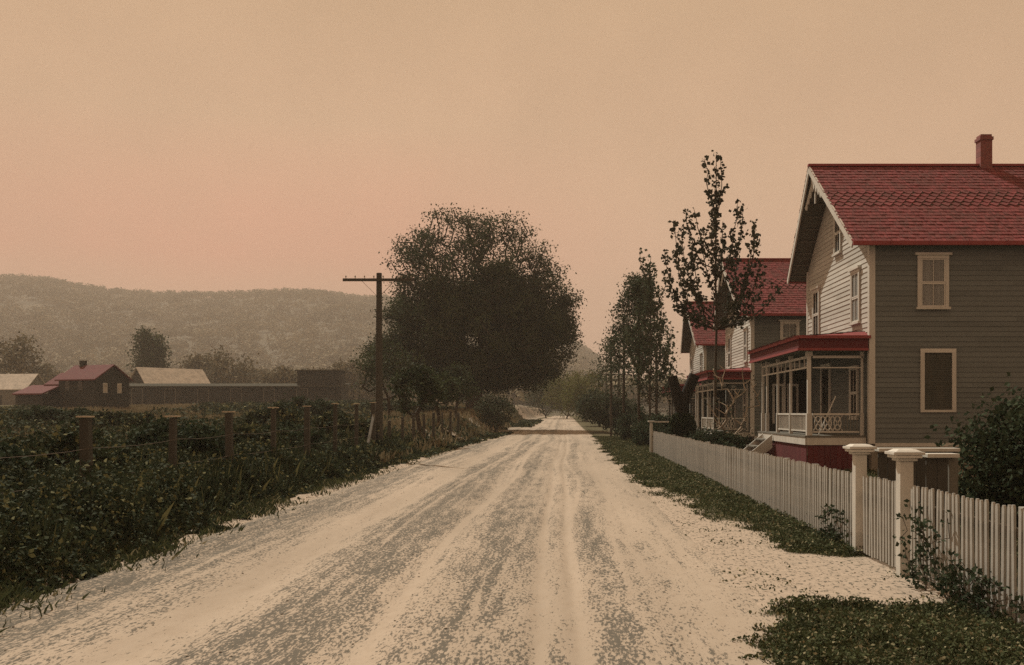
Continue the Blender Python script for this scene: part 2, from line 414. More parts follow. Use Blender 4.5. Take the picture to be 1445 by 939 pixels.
# the great tree over the road
D0 = 100.; pm = F/D0
def T(px, py, ): return ((px-668)/pm, CAMZ+(HY-py)/pm-.1)
cl = []
for (px, py, rx, ry, rd, n, sh) in ((655, 395, 84, 95, 7.5, 150, .45), (712, 402, 62, 92, 6.5, 90, .5), (758, 428, 44, 76, 5.0, 80, .4), (600, 405, 52, 82, 5.0, 76, .45), (770, 440, 40, 50, 4, 50, .3), (790, 465, 26, 34, 3, 26, .3),
                                (672, 488, 124, 76, 9, 420, .25), (580, 470, 36, 60, 4, 60, .3), (556, 525, 34, 30, 4, 70, .3), (605, 542, 50, 28, 4, 80, .3), (690, 548, 72, 28, 5, 110, .2), (745, 540, 50, 32, 4, 60, .2), (780, 508, 36, 52, 4, 80, .3), (665, 440, 100, 60, 7, 110, .3)):
    x, z = T(px, py+(13 if py < 450 else 0)); cl += ell(n, (x, 0, z), (rx/pm, rd, ry/pm), sh)
base = terr((668-HX)/pm, D0)
great = plant('shade_tree', 'huge dark spreading tree arching over the left edge of the road', 'tree', None, ((668-HX)/pm, D0, base),
      [(0, 0, -.3), (.05, .1, 1.4), (.1, 0, 2.8), (0, .1, 4.2)], cl, .85, .04, 135, .55, .24, M['leafbig'], M['bark'], origin=(0, 0, 3.6), up=.5, curve=.05, expo=.55, thin=(10.5, 15.5, .6))

def round_tree(name, label, cat, group, x, y, h, w, trunkh, n, per, leaf, lm, rb=.16, spread=None, shell=.3, bm=None, zoff=0.):
    hz = (h-trunkh)/2
    cl = ell(n, (0, 0, trunkh+hz), (w/2, w/2, hz), shell)
    wob = [(0, 0, -.2), (RNG.normal()*.06, 0, trunkh*.5), (RNG.normal()*.1, RNG.normal()*.1, trunkh)]
    return plant(name, label, cat, group, (x, y, terr(x, y)+zoff), wob, cl, rb, .012*h/5, per, spread or w*.085, leaf, lm, bm or M['bark'])
def at(px, D, off=0.): return (px-HX)*D/F
# smaller trees under and beside it
g = 'small trees in the scrub left of the road'
lab = ['low dense tree spreading between the telegraph pole and the huge tree', 'slim dark tree just right of the telegraph pole', 'short tree with a bent dark trunk under the huge tree',
       'thin young tree under the middle of the huge tree', 'squat bushy tree beside the road below the huge tree']
for k, (px, D, h, w, th) in enumerate(((548, 78, 6.2, 5.2, 1.6), (592, 52, 3.6, 2.6, 1.1), (618, 62, 3.6, 3.0, 1.5), (645, 74, 4.0, 3.2, 1.6), (700, 84, 3.2, 3.6, .7))):
    round_tree('scrub_tree', lab[k], 'tree', g, at(px, D), D, h, w, th, 46, 60, .2, M['leafbig' if k != 4 else 'leafmid'], .12)
# beyond the tree, to the right of the road's end
for k, (px, D, h, w, lm, lb) in enumerate(((800, 175, 8.2, 8.5, 'leafolive', 'light olive shrub tree closing the far end of the road'), (828, 150, 7.6, 7.0, 'leafolive', 'yellowish green bushy tree right of the road end'),
     (770, 190, 8.0, 8.5, 'leafmid', 'darker tree behind the bend at the road end'), (846, 118, 4.4, 5.0, 'leafbush', 'dark round bush on the right verge near the far poles'), (870, 88, 3.0, 4.5, 'leafbush', 'low dark bush on the verge before the far poles'))):
    round_tree('roadside_tree', lb, 'tree', 'trees at the far end of the road', at(px, D), D, h, w, .6, 60, 90, .30, M[lm], .14)

# young poplar with upswept twigs in the front yard
def poplar(name, label, loc, H, first, nb, spreadx, leaf, lm, seed, tips, dens=1.0, group='young street trees behind the picket fence', top_extra=0., thick=.07, clump=(2, 4)):
    rg = np.random.default_rng(seed)
    t = empty(name, loc); tag(t, label, 'tree', group)
    p0, p1, r0, r1, LP = [], [], [], [], []
    def poly(pts, ra, rb, leaves):
        pts = np.array(pts); m = len(pts)
        for a_ in range(m-1):
            p0.append(pts[a_]); p1.append(pts[a_+1]); r0.append(ra+(rb-ra)*a_/(m-1)); r1.append(ra+(rb-ra)*(a_+1)/(m-1))
        L = np.cumsum([0]+[np.linalg.norm(pts[a_+1]-pts[a_]) for a_ in range(m-1)])
        s = leaves*L[-1]
        while s < L[-1]+.05:
            k_ = min(m-2, int(np.searchsorted(L, s, 'right')-1)); f = (s-L[k_])/max(1e-6, L[k_+1]-L[k_])
            q = pts[k_]+(pts[k_+1]-pts[k_])*f
            c = q+rg.normal(size=3)*leaf*.38
            for _ in range(rg.integers(*clump)): LP.append(c+rg.normal(size=3)*leaf*.42)
            s += leaf*rg.uniform(.42, .85)/dens
    lead = [(0, 0, -.2)]+[(rg.normal()*.035, rg.normal()*.04, H*q) for q in (.15, .3, .45, .6, .75, .9)]+[(.02, 0, H)]
    poly(lead, thick, .012, .62)
    for (tx, ty) in (tips or ()):
        D_ = loc[1]; X1 = (tx-HX)*D_/F-loc[0]; Z1 = CAMZ+(HY-ty)*D_/F-loc[2]
        zb = Z1-abs(X1)*1.5-rg.uniform(.8, 2.2); zb = max(H*.42, min(zb, H*.8)); Y1 = rg.uniform(-1, 1)*min(1.6, .4+abs(X1))
        pts = [np.array((X1*a_, Y1*a_, zb+(Z1-zb)*b_))+(rg.normal(size=3)*.05 if a_ else 0) for a_, b_ in ((0, 0), (.35, .12), (.66, .33), (.86, .58), (.96, .8), (1, 1))]
        poly(pts, thick*.42, .008, .22)
    for b in range(0 if tips else nb):
        q = first+(1-first)*.78*(b/(nb-1))**1.0; z0 = H*q; ang = b*2.4+rg.uniform(-.4, .4)
        reach = spreadx*(1-.72*((q-first)/(1-first)))*rg.uniform(.75, 1.1); up = reach*rg.uniform(1.2, 1.9)+.35
        dx, dy = math.cos(ang), math.sin(ang)
        pts = [(dx*reach*f_, dy*reach*f_, z0+up*(f_**1.7)) for f_ in (0, .25, .5, .75, .92, 1.0)]
        pts = [np.array(p)+rg.normal(size=3)*.04 for p in pts]; pts.append(np.array(pts[-1])+np.array([dx*.02, 0, .45]))
        poly(pts, thick*.45, .008, .3)
        if rg.random() < .7:
            f0 = 2; q0 = np.array(pts[f0]); a2 = ang+rg.choice([-1, 1])*rg.uniform(.5, 1.1)
            poly([q0, q0+np.array([math.cos(a2)*.3*reach, math.sin(a2)*.3*reach, .35]), q0+np.array([math.cos(a2)*.42*reach, math.sin(a2)*.42*reach, .9])], thick*.25, .006, .2)
    V, Q = tube_geo(np.array(p0), np.array(p1), np.array(r0), np.array(r1), 6); link('trunk', mesh_np('trunk', V, Q, True), M['bark'], t)
    LP = np.array(LP); V, Q = leaf_geo(LP, rg.uniform(.7, 1.25, len(LP))*leaf, np.tile([0, -.9, .2], (len(LP), 1)), .8, .8); link('crown', mesh_np('crown', V, Q), lm, t)
    return t
poplar('poplar_tree', 'tall young poplar with sparse upswept leafy twigs before the second house', (at(1010, 39), 39, terr(5.8, 39)), 12.0, .42, 34, 2.1, .165, M['leafpop'], 5,
      [(999,224),(1017,226),(1008,262),(971,291),(983,289),(990,325),(1002,300),(1024,312),(1038,290),(1052,289),(1060,315),(1066,330),(1046,335),(960,325),(946,321),(938,352),(946,388),(955,352),(975,345),(1030,345),(1071,372),(1086,388),(1093,404),(1055,385),(965,402),(1000,355),(1016,345),(1036,400),(950,425),(976,370),(1008,390)], dens=.72, clump=(3, 8))
poplar('poplar_tree', 'slender street tree with a leafy spike beside the dense one', (at(918, 56), 56, terr(4.8, 56)), 10.9, .2, 26, 1.5, .19, M['leafmid'], 9, None, dens=1.0, clump=(2, 5))
def street(px, D, H, w, lo, n, per, label, lm='leafmid', spread=.3, leaf=.17, rb=.09):
    x = at(px, D); cl = []
    for _ in range(n):
        f = RNG.uniform(0, 1)**.8; r = w/2*(1-.75*f**1.6)*math.sqrt(RNG.uniform(.05, 1)); a_ = RNG.uniform(0, 6.28)
        cl.append((r*math.cos(a_), r*math.sin(a_), lo+(H-lo)*f+.15*r))
    return plant('street_tree', label, 'tree', 'young street trees behind the picket fence', (x, D, terr(x, D)), [(0, 0, -.2), (.03, 0, lo*.5), (0, .03, lo), (.03, 0, lo+(H-lo)*.5), (0, 0, H-.3)], cl, rb, .01, per, spread, leaf, M[lm], M['bark'], curve=.08)
street(901, 62, 10.4, 4.1, 4.4, 150, 60, 'dense leafy street tree with a thin straight trunk past the fence end')
street(880, 66, 8.6, 3.4, 2.6, 46, 22, 'sparse street tree with light foliage behind the fence end', spread=.35)
street(862, 74, 7.0, 3.6, 1.6, 44, 24, 'small wispy tree nearest the road end on the right verge', spread=.4)
street(926, 60, 6.0, 3.0, 1.2, 40, 22, 'thin leafy sapling in front of the third house', spread=.35)

# bare pale climber in front of the second porch
cl = [(RNG.uniform(-1.0, 1.1), RNG.uniform(-.4, .4), RNG.uniform(.9, 3.6)) for _ in range(46)]
plant('bare_shrub', 'tangled pale bare shrub before the second porch', 'shrub', None, (at(1036, 36.5), 36.5, terr(6.3, 36.5)), [(0, 0, -.1), (.05, 0, .5), (0, 0, .9)], cl, .05, .009, 3, .12, .10, M['leafmid'], M['barkpale'], cname='leaves', curve=.2)
# pollard: short dark trunk forking into two stubs out of a dark shrub
t = empty('pollarded_tree', (at(962, 39.5), 39.5, terr(4.7, 39.5))); t.scale = (1.15, 1.15, 1.12); tag(t, 'short black pollarded trunk forking in two above a dark shrub', 'tree')
p0 = np.array([(0, 0, -.2), (0, 0, .9), (.02, 0, 1.75), (-.02, 0, 1.75), (.12, 0, 2.15), (-.16, 0, 2.2)]); p1 = np.array([(0, 0, .9), (0, 0, 1.8), (.14, 0, 2.2), (-.18, 0, 2.25), (.45, 0, 2.95), (-.34, 0, 2.9)])
V, Q = tube_geo(p0, p1, np.array([.34, .30, .22, .22, .20, .19]), np.array([.30, .21, .20, .19, .19, .18]), 8)
link('trunk', mesh_np('trunk', V, Q, True), M['barkdark'], t)
P = np.array(ell(5000, (0.02, 0, .95), (.5, .45, .75), .6)); V, Q = leaf_geo(P, .11); link('crown', mesh_np('crown', V, Q), M['leafbush'], t)

def bush(name, label, cat, group, x, y, w, h, n, leaf, lm, dep=None, rb=.04):
    cl = [c for c in ell(70, (0, 0, h*.52), (w/2, (dep or w)/2, h*.5), .4)]
    return plant(name, label, cat, group, (x, y, terr(x, y)), [(0, 0, -.1), (0, 0, .15), (0, 0, .3)], cl, rb, .006, n//70, min(w, h)*.11, leaf, M[lm], M['bark'], tname='stems', cname='leaves')
bush('garden_bush', 'large dark leafy bush behind the near picket fence', 'bush', None, 6.7, 13.4, 2.5, 1.95, 17000, .085, 'leafbush', 1.8)
bush('porch_shrub', 'dark low shrub at the foot of the nearest porch steps', 'shrub', 'dark low shrubs before the porches', 5.6, 36, 2.4, 1.05, 6000, .1, 'leafbush')
bush('porch_shrub', 'dark low shrub by the second porch corner behind the picket fence', 'shrub', 'dark low shrubs before the porches', 5.0, 43, 2.2, 1.2, 6000, .1, 'leafbush')
bush('porch_shrub', 'dark hedge clump past the end of the picket fence', 'shrub', 'dark low shrubs before the porches', 5.2, 52, 3.2, 1.7, 7000, .13, 'leafbush')
bush('porch_shrub', 'ragged dark shrub beneath the street trees at the verge', 'shrub', 'dark low shrubs before the porches', 5.0, 66, 3.4, 2.0, 7000, .15, 'leafbush')

# bushes behind the left-hand fence
gB = 'bushes along the left fence'
lb = ['broad dark bush at the left picture edge behind the fence', 'tall weedy bush behind the first visible fence post', 'rounded bush between the second and third fence posts', 'leafy bush rising over the wire right of the third post',
      'low dark bush behind the capped posts', 'bush at the foot of the telegraph pole', 'shaggy bush in front of the red roofed house', 'lone shrub in the field before the long shed', 'small bush beyond the fence below the barn', 'round bush left of the telegraph pole', 'scrubby bush in the far field left of the huge tree']
for k, (x, y, w, h) in enumerate(((-9.6, 14.5, 3.2, 1.3), (-9.2, 18.2, 2.6, 1.25), (-8.9, 22.2, 2.3, 1.3), (-9.0, 26.3, 2.4, 1.1), (-8.7, 30.5, 2.6, .95), (-8.6, 37.8, 2.6, 1.1), (-19.5, 30, 3.6, 1.4), (-21, 46, 4, 1.1), (-27, 52, 4, 1.2), (-12.5, 43, 3.2, 1.3), (-17, 64, 4.6, 1.7))):
    bush('field_bush', lb[k], 'bush', gB, x, y, w, h, 6500, .085+.0016*y, ('leafbush', 'weeds')[k % 2])

# ------------------------------------------------------------------ ground cover
def scatter(name, label, cat, xr, yr, n, hfun, size, lm, flat=False, wfun=None, blade=False, yp=2.0):
    y = yr[0]+(yr[1]-yr[0])*RNG.uniform(0, 1, n)**yp; x = RNG.uniform(xr[0], xr[1], n)
    h = hfun(x, y); w = (h > .02) if wfun is None else (RNG.uniform(0, 1, n) < wfun(x, y)) & (h > .01)
    x, y, h = x[w], y[w], h[w]; m = len(x); sz = size*(1+y/28)*RNG.uniform(.6, 1.4, m)
    if blade:
        hh = h*RNG.uniform(.5, 1.25, m); a_ = RNG.uniform(0, 6.28, m); wd = sz*.16
        z = gz(x, y)-.01; ln = np.minimum(hh*.45, .12); lx, ly = RNG.normal(size=m)*ln, RNG.normal(size=m)*ln
        b0 = np.stack([x-np.cos(a_)*wd, y-np.sin(a_)*wd, z], 1); b1 = np.stack([x+np.cos(a_)*wd, y+np.sin(a_)*wd, z], 1)
        m0 = np.stack([x+lx*.4+np.cos(a_)*wd*.7, y+ly*.4+np.sin(a_)*wd*.7, z+hh*.65], 1); tip = np.stack([x+lx, y+ly, z+hh], 1)
        V = np.stack([b0, b1, m0, tip], 1).reshape(-1, 3); Q = np.arange(4*m).reshape(m, 4)
    else:
        q = RNG.uniform(0, 1, m)**.75
        P = np.stack([x, y, gz(x, y)+h*q], 1); V, Q = leaf_geo(P, sz, np.tile([0, 0, .6], (m, 1)), .8)
    return tag(link(name, mesh_np(name, V, Q), M[lm]), label, cat, kind='stuff')
def wh(x, y):
    c = fbm(x*.8, y*.5, 51, 4)
    e = np.interp(y, [6, 12, 20, 30, 50], [-5.25, -5.3, -5.7, -5.85, -5.9])+(fbm(x*.2, y*.45, 77)-.5)*.9+(vnoise(x*6, y*5, 78)-.5)*.5
    front = sst(0, -1.3, x-e)
    near = np.interp(y, [6, 10.5, 13.5, 17, 24], [1.75, 1.5, 1.05, .7, .6])*sst(0, -1.0, x-e+.2)
    h = front*(.25+.75*near*sst(.2, .7, c)+.25*near)*(1-.45*sst(-9, -13, x))*(.85+.3*vnoise(x*4, y*3, 79))
    return h*(1-.75*sst(38, 48, y))
scatter('undergrowth', 'dark tangled weeds on the roadside bank under the wire fence', 'undergrowth', (-17, -4.8), (6.5, 50), 500000, wh, .050, 'weeds', yp=1.7)
scatter('grass', 'short dark grass of the verge along the picket fence', 'grass', (1.2, 5.2), (6.5, 75), 340000, lambda x, y: .03+.055*verge(x, y)*(.3+fbm(x*1.5, y*1.2, 61)), .032, 'grass', wfun=lambda x, y: verge(x, y)**1.5*(.12+.88*sst(.38, .58, fbm(x*2.2, y*1.6, 19)))+.02*sst(.5,.65,fbm(x*1.5, y*1.5, 29)), blade=True, yp=2.2)
scatter('clover', 'leafy low weeds mixed into the right verge', 'ground cover', (1.3, 4.2), (6.5, 60), 260000, lambda x, y: .02+.11*verge(x, y)*(.3+fbm(x*2, y*2, 71)), .026, 'grass', wfun=lambda x, y: verge(x, y)**2*(.2+.8*sst(.4, .55, fbm(x*2.2, y*1.6, 19)))+.035*sst(.5, .62, fbm(x*1.5, y*1.5, 29))*sst(1.5, 2.3, x), yp=2.2)
scatter('yard_grass', 'rough grass in the yards between fence and houses', 'grass', (4.0, 9.5), (8, 70), 70000, lambda x, y: .22+0*x, .1, 'grass', wfun=lambda x, y: .9+0*x, blade=True, yp=1.3)
scatter('field_grass', 'dry pale grass and low scrub in the left hand field', 'grass', (-60, -6.2), (34, 150), 130000, lambda x, y: .2+.5*fbm(x*.3, y*.2, 81), .12, 'drygrass', wfun=lambda x, y: .2+.8*sst(.4, .6, fbm(x*.1, y*.06, 83)), blade=True, yp=1.4)
scatter('scrub', 'grey green scrub beyond the fence under the huge tree', 'scrub', (-40, -3.2), (40, 160), 120000, lambda x, y: (x < LE(y)-.1)*(.10+.65*sst(-9, -20, x)+.25*sst(70, 100, y))*sst(.42, .65, fbm(x*.22, y*.12, 85)), .08, 'weeds', yp=1.2)
scatter('litter', 'withered leaves and stems strewn along both road edges', 'litter', (-6.4, 3.6), (6.5, 60), 30000, lambda x, y: .02+0*x, .018, 'dead', wfun=lambda x, y: np.clip(np.exp(-((x+5.35)/.45)**2)+.12*np.exp(-((x-2.4)/.6)**2)+.01, 0, 1), yp=1.8)
scatter('tall_grass', 'long rank grass stems standing through the left bank weeds', 'grass', (-13, -5.4), (6.5, 48), 90000, lambda x, y: np.minimum(wh(x, y)*1.1+.06, .75)*(wh(x, y) > .1), .03, 'weeds', wfun=lambda x, y: sst(-5.6, -6.3, x)*sst(.4, .6, fbm(x*.9, y*.7, 91)), blade=True, yp=1.6)
scatter('field_scrub', 'dark low scrub spread over the field behind the wire fence', 'scrub', (-75, -11), (14, 105), 170000, lambda x, y: (.3+.55*fbm(x*.5, y*.3, 95))*sst(.36, .5, fbm(x*.12, y*.09, 96))*sst(-11, -14, x), .075, 'weeds', yp=1.3)
scatter('edge_grass', 'thin ragged grass and dead stems fringing the left road edge', 'grass', (-6.6, -4.6), (6.5, 50), 40000, lambda x, y: .05+.16*fbm(x*2, y*2, 97), .03, 'grass', wfun=lambda x, y: sst(.7, -.5, x-np.interp(y, [6, 12, 20, 30, 50], [-5.25, -5.3, -5.7, -5.85, -5.9]))*sst(.4, .6, fbm(x*1.7, y*1.2, 98)), blade=True, yp=1.8)
# loose stones
n = 900
y = 6.5+70*RNG.uniform(0, 1, n)**2.0; x = RNG.uniform(-5.4, 3.4, n); s = RNG.uniform(.004, .014, n)*(1+1.2*(RNG.uniform(0, 1, n) > .97))
ico = np.array([(1, 0, 0), (-1, 0, 0), (0, 1, 0), (0, -1, 0), (0, 0, 1), (0, 0, -1)], float); tri = np.array([(0, 2, 4), (2, 1, 4), (1, 3, 4), (3, 0, 4), (2, 0, 5), (1, 2, 5), (3, 1, 5), (0, 3, 5)])
zc = np.where((x > -5.3) & (x < 1.8), road_z(x, y), gz(x, y))
V = (np.stack([x, y, zc+s*.3], 1)[:, None]+ico[None]*(s[:, None, None]*RNG.uniform(.6, 1.3, (n, 6, 1)))*np.array([1.2, 1, .6])).reshape(-1, 3)
tag(link('gravel', mesh_np('gravel', V, (tri[None]+(np.arange(n)*6)[:, None, None]).reshape(-1, 3)), M['stone']), 'loose small stones scattered over the dirt road', 'gravel', kind='stuff')

# climbing weeds on the pickets
for k, (yy, hh, w_, lb) in enumerate(((10.2, .85, .30, 'leafy vine climbing the pickets right of the gate'), (13.6, .55, .28, 'small weed vine on the pickets left of the gate'), (9.3, .5, .45, 'straggling weed at the foot of the pickets near the picture edge'), (8.75, .38, .3, 'short weed clump under the last pickets at the frame edge'))):
    cl = [(RNG.normal()*.05-.05, RNG.normal()*w_, abs(RNG.uniform(.05, 1))*hh) for _ in range(34)]
    plant('fence_vine', lb, 'vine', 'weeds climbing the picket fence', (3.74, yy, 0), [(0, 0, -.05), (0, 0, .1), (-.02, 0, .2)], cl, .008, .003, 9, .045, .06, M['leafbush'], M['bark'], tname='stems', cname='leaves')

# ------------------------------------------------------------------ picket fences and gate
FX = 3.83
pk = MB().add([(-.011,-.025,.05),(.011,-.025,.05),(.011,.025,.05),(-.011,.025,.05),(-.011,-.025,1.02),(.011,-.025,1.02),(.011,.025,1.02),(-.011,.025,1.02),
               (-.011,-.013,1.05),(.011,-.013,1.05),(.011,.013,1.05),(-.011,.013,1.05)],
              [(0,3,2,1),(0,1,5,4),(1,2,6,5),(2,3,7,6),(3,0,4,7),(4,5,9,8),(5,6,10,9),(6,7,11,10),(7,4,8,11),(8,9,10,11)]).mesh('picket'); pk.materials.append(M['fence'])
def picket(parent, y, x=0.):
    o = bpy.data.objects.new('picket', pk); COL.objects.link(o); o.parent = parent
    o.location = (x+random.uniform(-.002, .002), y+random.uniform(-.003, .003), random.uniform(-.016, .010)); o.rotation_euler = (random.uniform(-.009, .009), random.uniform(-.01, .01), random.uniform(-.05, .05)); return o
def picket_fence(label, y0, y1, posts, sp=.108):
    t = empty('picket_fence', (FX, y0, 0)); tag(t, label, 'fence', 'white picket fence along the yards')
    MB().box(.014, .055, 0, y1-y0, .24, .32).build('rail', M['grey'], t); MB().box(.014, .055, 0, y1-y0, .78, .86).build('rail', M['grey'], t)
    for p in posts: MB().box(.058, .14, p-y0-.045, p-y0+.045, -.2, 1.04).build('post', M['fence'], t, .006)
    ys = np.arange(.04, y1-y0-.02, sp)
    for q in ys[:100]: picket(t, q)
    if len(ys) > 100:
        b = MB()
        for q in ys[100:]:
            l = random.uniform(-.012, .012); h = 1.03+random.uniform(-.02, .02); q = q+random.uniform(-.006, .006)
            b.add([(-.011,q-.025,.05),(.011,q-.025,.05),(.011,q+.025,.05),(-.011,q+.025,.05),(-.011,q+l-.025,h-.03),(.011,q+l-.025,h-.03),(.011,q+l+.025,h-.03),(-.011,q+l+.025,h-.03),(-.011,q+l-.013,h),(.011,q+l-.013,h),(.011,q+l+.013,h),(-.011,q+l+.013,h)],
                  [(0,3,2,1),(0,1,5,4),(1,2,6,5),(2,3,7,6),(3,0,4,7),(4,5,9,8),(5,6,10,9),(6,7,11,10),(7,4,8,11),(8,9,10,11)])
        tag(b.build('pickets', M['fence'], t), kind='stuff')
    return t
picket_fence('short run of white pickets nearest the camera with weeds climbing it', 5.0, 10.98, [6, 8.4])
picket_fence('long white picket fence running from the gate to the far yard corner', 12.92, 44.6, [15.4, 17.4, 19.2, 23.0, 27, 31, 35.5, 40])
t = empty('garden_gate', (FX, 11.22, 0)); tag(t, 'closed picket gate between the two capped posts', 'gate')
for z0 in (.22, .74): MB().box(.014, .05, 0, 1.46, z0, z0+.09).build('rail', M['grey'], t)
MB().beam((.062, .05, .3), (.062, 1.4, .76), .02, .07).build('brace', M['grey'], t)
for q in np.arange(.06, 1.45, .108): picket(t, q)
for k, (py, lb) in enumerate(((11.1, 'near capped white gate post'), (12.8, 'far capped white gate post with a board return behind'), )):
    t = empty('gate_post', (FX, py, 0)); tag(t, lb, 'gate post', 'capped white gate posts')
    MB().box(-.075, .075, -.075, .075, -.2, 1.30).build('shaft', M['white'], t, .006)
    MB().box(-.11, .11, -.11, .11, 1.303, 1.335).box(-.15, .15, -.15, .15, 1.337, 1.37).build('neck_moulding', M['white'], t, .006)
    b = MB().box(-.175, .175, -.165, .165, 1.373, 1.405); b.add([(-.15,-.14,1.407),(.15,-.14,1.407),(.15,.14,1.407),(-.15,.14,1.407),(-.1,-.09,1.435),(.1,-.09,1.435),(.1,.09,1.435),(-.1,.09,1.435)], [(0,3,2,1),(4,5,6,7),(0,1,5,4),(1,2,6,5),(2,3,7,6),(3,0,4,7)])
    b.build('cap', M['white'], t, .004)
for k, (py, L, lb) in enumerate(((11.1, .36, 'short board return with a flat cap rail behind the near gate post'), (12.8, 1.05, 'longer board return with a flat cap rail behind the far gate post'))):
    t = empty('return_fence', (FX+.22, py, 0)); tag(t, lb, 'fence', 'board returns behind the gate posts')
    MB().box(0, L, -.11, .11, 1.34, 1.385).build('cap_rail', M['white'], t, .005)
    b = MB()
    for q in np.arange(.02, L-.1, .125): b.box(q, q+.118, -.014, .014, .05, 1.33+random.uniform(-.01, 0))
    b.build('boards', M['darkwood'], t); MB().box(L-.07, L+.02, .018, .1, -.1, 1.335).build('post', M['grey'], t)
# far corner gate: white post with a short cap rail
t = empty('corner_post', (FX, 43.0, 0)); tag(t, 'slim white capped post at the far end of the picket fence', 'gate post')
MB().box(-.14, -.02, -.06, .06, -.1, 1.42).build('shaft', M['white'], t, .005); MB().box(-.22, .06, -.14, .14, 1.423, 1.48).build('cap', M['white'], t, .005); MB().box(.065, .9, -.05, .05, 1.40, 1.46).build('top_rail', M['white'], t)

# ------------------------------------------------------------------ left wire fence
t = empty('wire_fence', (-7.2, 8.6, 0)); tag(t, 'old wire fence of dark wooden posts along the left bank', 'fence')
ys = [8.6, 11.7, 14.8, 18, 21.1, 24.2, 27.4, 30.7, 33.8, 36.9, 40.2, 43.4, 46.6, 50, 53.5, 57.5, 61.5, 66]
tops = []
for k, y in enumerate(ys):
    z0 = terr(-7.2, y); h = 1.68+.012*(y-18)+random.uniform(-.05, .05) if y < 40 else 1.35+random.uniform(-.15, .1)
    lean = random.uniform(-.03, .03); s = .068+random.uniform(-.008, .012); zt = z0+h
    b = MB(); b.add([(-s+sx*0, y-8.6-s, z0-.3) for sx in (0,)]+[(s, y-8.6-s, z0-.3), (s, y-8.6+s, z0-.3), (-s, y-8.6+s, z0-.3)]+[(-s*.9+lean, y-8.6-s*.9, zt), (s*.9+lean, y-8.6-s*.9, zt+.015), (s*.9+lean, y-8.6+s*.9, zt+.02), (-s*.9+lean, y-8.6+s*.9, zt)],
                 [(0,3,2,1),(4,5,6,7),(0,1,5,4),(1,2,6,5),(2,3,7,6),(3,0,4,7)])
    p = b.build('post', M['darkwood'], t, .012); tops.append((lean, y-8.6, zt, z0))
    if y < 40:
        w = .10+random.uniform(0, .03)
        MB().box(-w+lean, w*.9+lean, y-8.6-.09, y-8.6+.09, zt+.022, zt+.045).build('cap_board', M['posttop'], p)
for dz in (.35, .8, 1.25):
    b = MB()
    for a_, c in zip(tops[:-1], tops[1:]):
        for q in range(4):
            f0, f1 = q/4, (q+1)/4; sg = lambda f: -.04*4*f*(1-f)*(.5+dz*.3)
            P0 = [a_[j]+(c[j]-a_[j])*f0 for j in range(2)]+[a_[3]+(c[3]-a_[3])*f0+dz+sg(f0)]; P1 = [a_[j]+(c[j]-a_[j])*f1 for j in range(2)]+[a_[3]+(c[3]-a_[3])*f1+dz+sg(f1)]
            P0[0] += .1; P1[0] += .1; b.tube(P0, P1, .0035, .0035, 4)
    b.build('wire', M['wire'], t)
MB().beam((.02, 36.9-8.6-1.5, terr(-7.2, 35.4)+.1), (.02, 36.9-8.6-.1, terr(-7.2, 36.9)+1.5), .09, .09).build('brace', M['grey'], t)

# ------------------------------------------------------------------ telegraph poles
def pole(x, y, H, label, arm=2.8, two=False):
    z = terr(x, y); t = empty('telegraph_pole', (x, y, z)); tag(t, label, 'telegraph pole', 'wooden telegraph poles')
    MB().tube((0, 0, -.4), (0, 0, H), .16, .105, 12).build('pole_shaft', M['darkwood'], t)
    zs = [H-.28]+([H-1.2] if two else [])
    for za in zs:
        a = MB().box(-arm/2, arm/2, -.16, -.11, za-.055, za+.055).build('crossarm', M['darkwood'], t)
        for s in (-1, 1): MB().beam((s*.62, -.17, za-.06), (s*.06, -.125, za-.62), .03, .012).build('brace', M['darkwood'], a)
        for k in range(8):
            q = -arm/2+.12+k*(arm-.24)/7
            MB().tube((q, -.135, za+.055), (q, -.135, za+.13), .012, .012, 6).tube((q, -.135, za+.10), (q, -.135, za+.16), .03, .022, 8).build('insulator', M['insul'], a)
    if y < 50: MB().box(-.02, .13, -.17, -.1, H-1.75, H-1.55).build('bracket', M['darkwood'], t)
    return t
pole(at(535, 38), 38, 7.2-terr(at(535, 38), 38)+.03, 'tall wooden telegraph pole standing by the left fence', 2.75)
pole(5.7, 105, 7.2, 'telegraph pole with two crossarms, tallest of the three beyond the street trees', 2.8, True)
pole(5.7, 137, 7.0, 'middle one of the three small telegraph poles beyond the street trees', 2.6)
pole(5.7, 169, 7.6, 'smallest telegraph pole beside the far end of the road', 2.6)

